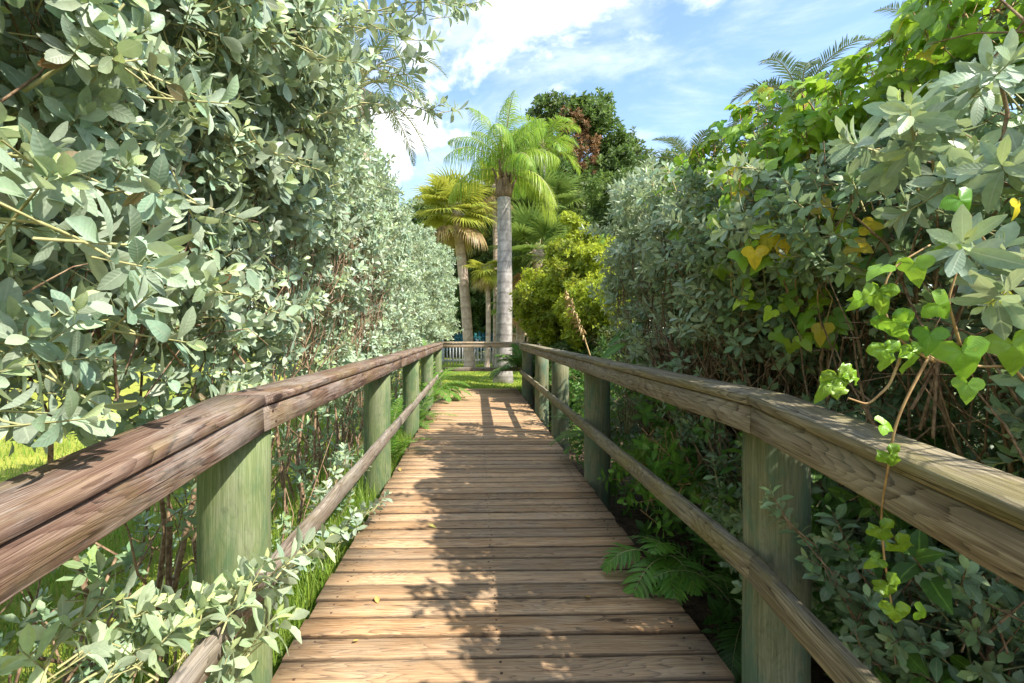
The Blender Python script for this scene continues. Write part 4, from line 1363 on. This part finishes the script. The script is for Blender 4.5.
crown_tree('broadleaf_tree', 'tall dark green tree with a rusty dead section behind the palms', 'tree', P(590, 352, 27),
           LP((560, 118, 27, 1.1), (545, 112, 27, .8), (594, 120, 27, 1.2), (606, 140, 27, 1.3), (616, 165, 27, 1.3), (600, 185, 27, 1.7), (575, 190, 27, 1.6), (620, 200, 27, 1.5), (580, 225, 27, 2.2),
              (612, 235, 27, 2.), (548, 165, 27, 1.6), (640, 235, 27, 1.8), (628, 178, 26, 1.1), (640, 205, 26, 1.5), (625, 150, 27, .9), (600, 105, 27, .7), (655, 225, 25, 1.6), (585, 205, 26, 1.8)),
           'tree', 8.5, CL, (1.5, 2.5), .3, extra=(LP((572, 128, 26.2, .8), (582, 148, 26, .8), (566, 122, 26, .5), (588, 168, 26, .6), (572, 160, 25.5, .7)), 'rust', 9))
crown_tree('background_tree', 'dense green tree behind the yellow fan palm', 'tree', P(440, 352, 30),
           LP((430, 262, 30, 2.2), (410, 275, 30, 2.4), (460, 240, 30, 2.1), (490, 225, 30, 2.4), (460, 250, 30, 3.), (500, 255, 30, 2.8), (430, 280, 30, 3.), (485, 300, 30, 2.6), (515, 300, 30, 2.6), (450, 325, 29, 2.)),
           'tree', 26, CL, (1.3, 2.2), .35)
crown_tree('background_tree', 'dark tree filling the gap behind the right fan palms', 'tree', P(560, 352, 26),
           LP((530, 200, 26, 2.), (560, 240, 26, 2.6), (535, 285, 26, 2.6), (580, 290, 26, 2.6), (610, 270, 26, 2.5), (530, 325, 25, 1.8), (560, 325, 25, 1.9), (595, 320, 25, 2.), (520, 170, 26, 1.5)),
           'dark_shrub', 30, CL, (1.2, 2.), .3)
crown_tree('background_tree', 'mid green tree rising behind the far end of the right hedge', 'tree', P(640, 352, 19),
           LP((630, 200, 19, 1.3), (655, 185, 19, 1.1), (615, 225, 19, 1.2), (645, 230, 19, 1.5), (600, 240, 19, 1.2)), 'tree', 26, CL, (.9, 1.5), .2)
crown_tree('yellow_shrub', 'yellow green shrub beyond the right railing, left of the silver shrub', 'shrub', P(575, 352, 10.4),
           LP((528, 305, 11.6, .42), (545, 295, 11, .5), (562, 292, 10.6, .5), (580, 285, 10.2, .52), (600, 290, 9.8, .5), (618, 300, 9.2, .45), (538, 320, 11.4, .45), (565, 318, 10.8, .5), (592, 315, 10.2, .5),
              (615, 325, 9.6, .45), (574, 262, 10.6, .4), (595, 265, 10, .42), (552, 338, 11, .4), (585, 340, 10.4, .4)) + [(2.0, 8.5, 1.5, .42), (2.1, 9.1, 1.9, .45), (2.05, 9.8, 1.7, .45), (2.3, 8.3, 1.9, .42), (2.5, 10.4, 2.3, .5)],
           'yellow_shrub', 80, CLS, (.9, 1.5), .06, tint=(.18, .4))
crown_tree('yellow_shrub', 'tall narrow yellow green bush rising above the wide yellow green shrub', 'shrub', P(572, 352, 13),
           LP((572, 222, 13, .25), (578, 238, 13, .34), (564, 252, 13, .42), (592, 252, 13, .4), (580, 268, 13, .6), (562, 275, 13, .55), (604, 258, 13, .45)),
           'yellow_shrub', 60, CLS, (1., 1.7), .08, tint=(.12, .35))
crown_tree('dark_shrub', 'dark shrub beneath the yellow green shrub along the right railing', 'shrub', (2.0, 9.2, 0),
           [(1.75, 8.4, .3, .45), (1.8, 9.2, .35, .5), (1.75, 10.0, .35, .5), (1.7, 10.8, .4, .5), (2.2, 8.8, .9, .6), (2.3, 9.7, .9, .6), (2.1, 10.8, .9, .6), (2.4, 7.9, .9, .6), (1.75, 11.6, .5, .5)],
           'dark_shrub', 60, CLS, (.9, 1.4), .05)
crown_tree('dark_shrub', 'dark green thicket behind the left picket fence', 'shrub', P(450, 352, 27.5),
           LP((430, 335, 27.5, 1.1), (455, 330, 28, 1.2), (480, 333, 28, 1.2), (505, 330, 28, 1.2), (530, 335, 28, 1.2), (555, 335, 27, 1.2)), 'dark_shrub', 24, CL, (.9, 1.5), .08)

# ------------------------------------------------------------------ beyond the lawn
fy = 21.0
zb = float(ground_z(0, fy))
x0, x1 = P(444, 350, fy)[0], P(514, 350, fy)[0]
root = empty('picket_fence', ((x0 + x1) / 2, fy, zb), 'white picket fence across the far side of the lawn', 'fence')
g = Geo()
for xx in np.arange(x0, x1, .135):
    board(g, (xx, fy, zb), (xx, fy, zb + 1.02 + rng.normal(0, .005)), .05, .02, up=(0, 1, 0), seg=1, jit=.0)
g.build('pickets', M['white'], root)
for hz in (.2, .82):
    g = Geo(); board(g, (x0 - .1, fy + .035, zb + hz), (x1 + .1, fy + .035, zb + hz), .04, .09, seg=2, jit=0); g.build('fence_rail', M['white'], root)
for xx in (x0 - .06, (x0 + x1) / 2 - .07, x1 + .06):
    g = Geo(); board(g, (xx, fy + .09, zb - .2), (xx, fy + .09, zb + 1.12), .1, .1, up=(0, 1, 0), seg=1, jit=0); g.build('fence_post', M['white'], root)

LOUNGE = ('teal lounge chair at the left, its white armrest slanting', 'teal lounge chair between the two thin palm trunks', 'teal lounge chair beside the feather palm trunk')
for (px_, yy_, rz), lab in zip(((456, 23., -.5), (481, 23.6, .1), (496, 24., .4)), LOUNGE):
    c = P(px_, 350, yy_); c[2] = ground_z(c[0], c[1])
    root = empty('lounge_chair', c, lab, 'chair', 'teal lounge chairs behind the white fence')
    ca, sa = math.cos(rz), math.sin(rz)

    def tp(x, y, z):
        return (c[0] + x * ca - y * sa, c[1] + x * sa + y * ca, c[2] + z)
    upv = (-sa, ca, .0)
    g = Geo(); board(g, tp(0, -.5, .62), tp(0, .35, .52), .95, .07, seg=2); g.build('seat', M['teal'], root)
    g = Geo()
    for sl in (-.36, -.18, 0, .18, .36):
        board(g, tp(sl, .35, .55), tp(sl * 1.1, .75, 1.45 - abs(sl) * .4), .12, .03, up=(0, -1, .2), seg=2)
    board(g, tp(-.46, .62, 1.16), tp(.46, .62, 1.16), .03, .09, seg=1)
    g.build('backrest', M['teal'], root)
    for sx in (-.52, .52):
        g = Geo(); board(g, tp(sx, -.6, .85), tp(sx, .55, .98), .08, .05, seg=1); g.build('armrest', M['white'], root)
        for ly in (-.5, .5):
            g = Geo(); board(g, tp(sx, ly, 0), tp(sx, ly, .84 + (.12 if ly > 0 else 0)), .06, .05, up=(0, 1, 0), seg=1); g.build('leg', M['white'], root)

# timber counter and bench at the right of the lawn
c = P(520, 350, 19.5); c[2] = ground_z(c[0], c[1])
root = empty('timber_counter', c, 'tan timber counter with posts right of the feather palm trunk', 'counter')
z1 = P(520, 334, 19.5)[2]
xa, xb = P(505, 334, 19.5)[0], P(542, 334, 19.5)[0]
g = Geo(); board(g, (xa, 19.5, z1), (xb, 19.5, z1 - .02), .55, .09); g.build('counter_top', M['tan_wood'], root)
for xx in (xa + .35, xa + .95, xb - .25):
    g = Geo(); board(g, (xx, 19.5, c[2] - .1), (xx, 19.5, z1 - .047), .13, .13, up=(0, 1, 0)); g.build('post', M['tan_wood'], root)
g = Geo(); board(g, (xa + .2, 19.24, z1 - .42), (xb + .25, 19.24, z1 - .42), .3, .07); g.build('shelf', M['white'], root)

# fallen leaves on the planks
for i, (px_, py_, sz, rz, ti, lab) in enumerate(((377, 600, .045, .4, -.1, 'fallen tan leaf lying on the sunlit near planks'), (432, 527, .06, 1.2, .8, 'small yellow green fallen leaf in the middle of the planks'),
                                              (588, 600, .04, 2.2, -.2, 'fallen brown leaf lying on the shaded right half of the planks'),
                                              (662, 588, .05, .9, -.5, 'curled brown leaf near the right deck edge below the fern'), (356, 640, .03, 2.6, .1, 'tiny pale leaf flake on the nearest planks'),
                                              (400, 470, .06, .2, -.3, 'dry tan leaf at the left deck edge past the second post'), (640, 560, .04, 1.9, .3, 'small pale green leaf on the planks beside the fern'))):
    yy_ = CAMZ * F / (py_ - 333)
    q = P(px_, py_, yy_)
    V, Q, A = leaf(sz, sz * .55, 4, .5, -.3, 1., ti)
    V = V + np.array((0, -sz / 2, 0))
    V = V @ np.array([[math.cos(rz), -math.sin(rz), 0], [math.sin(rz), math.cos(rz), 0], [0, 0, 1]]).T
    V[:, 2] += -V[:, 2].min() + .0025
    g = Geo(); g.add(V + np.array((q[0], q[1], 0.0)), Q, A)
    o = g.build('fallen_leaf', M['litter_leaf'])
    tag(o, lab, 'leaf', 'fallen leaves on the boardwalk')
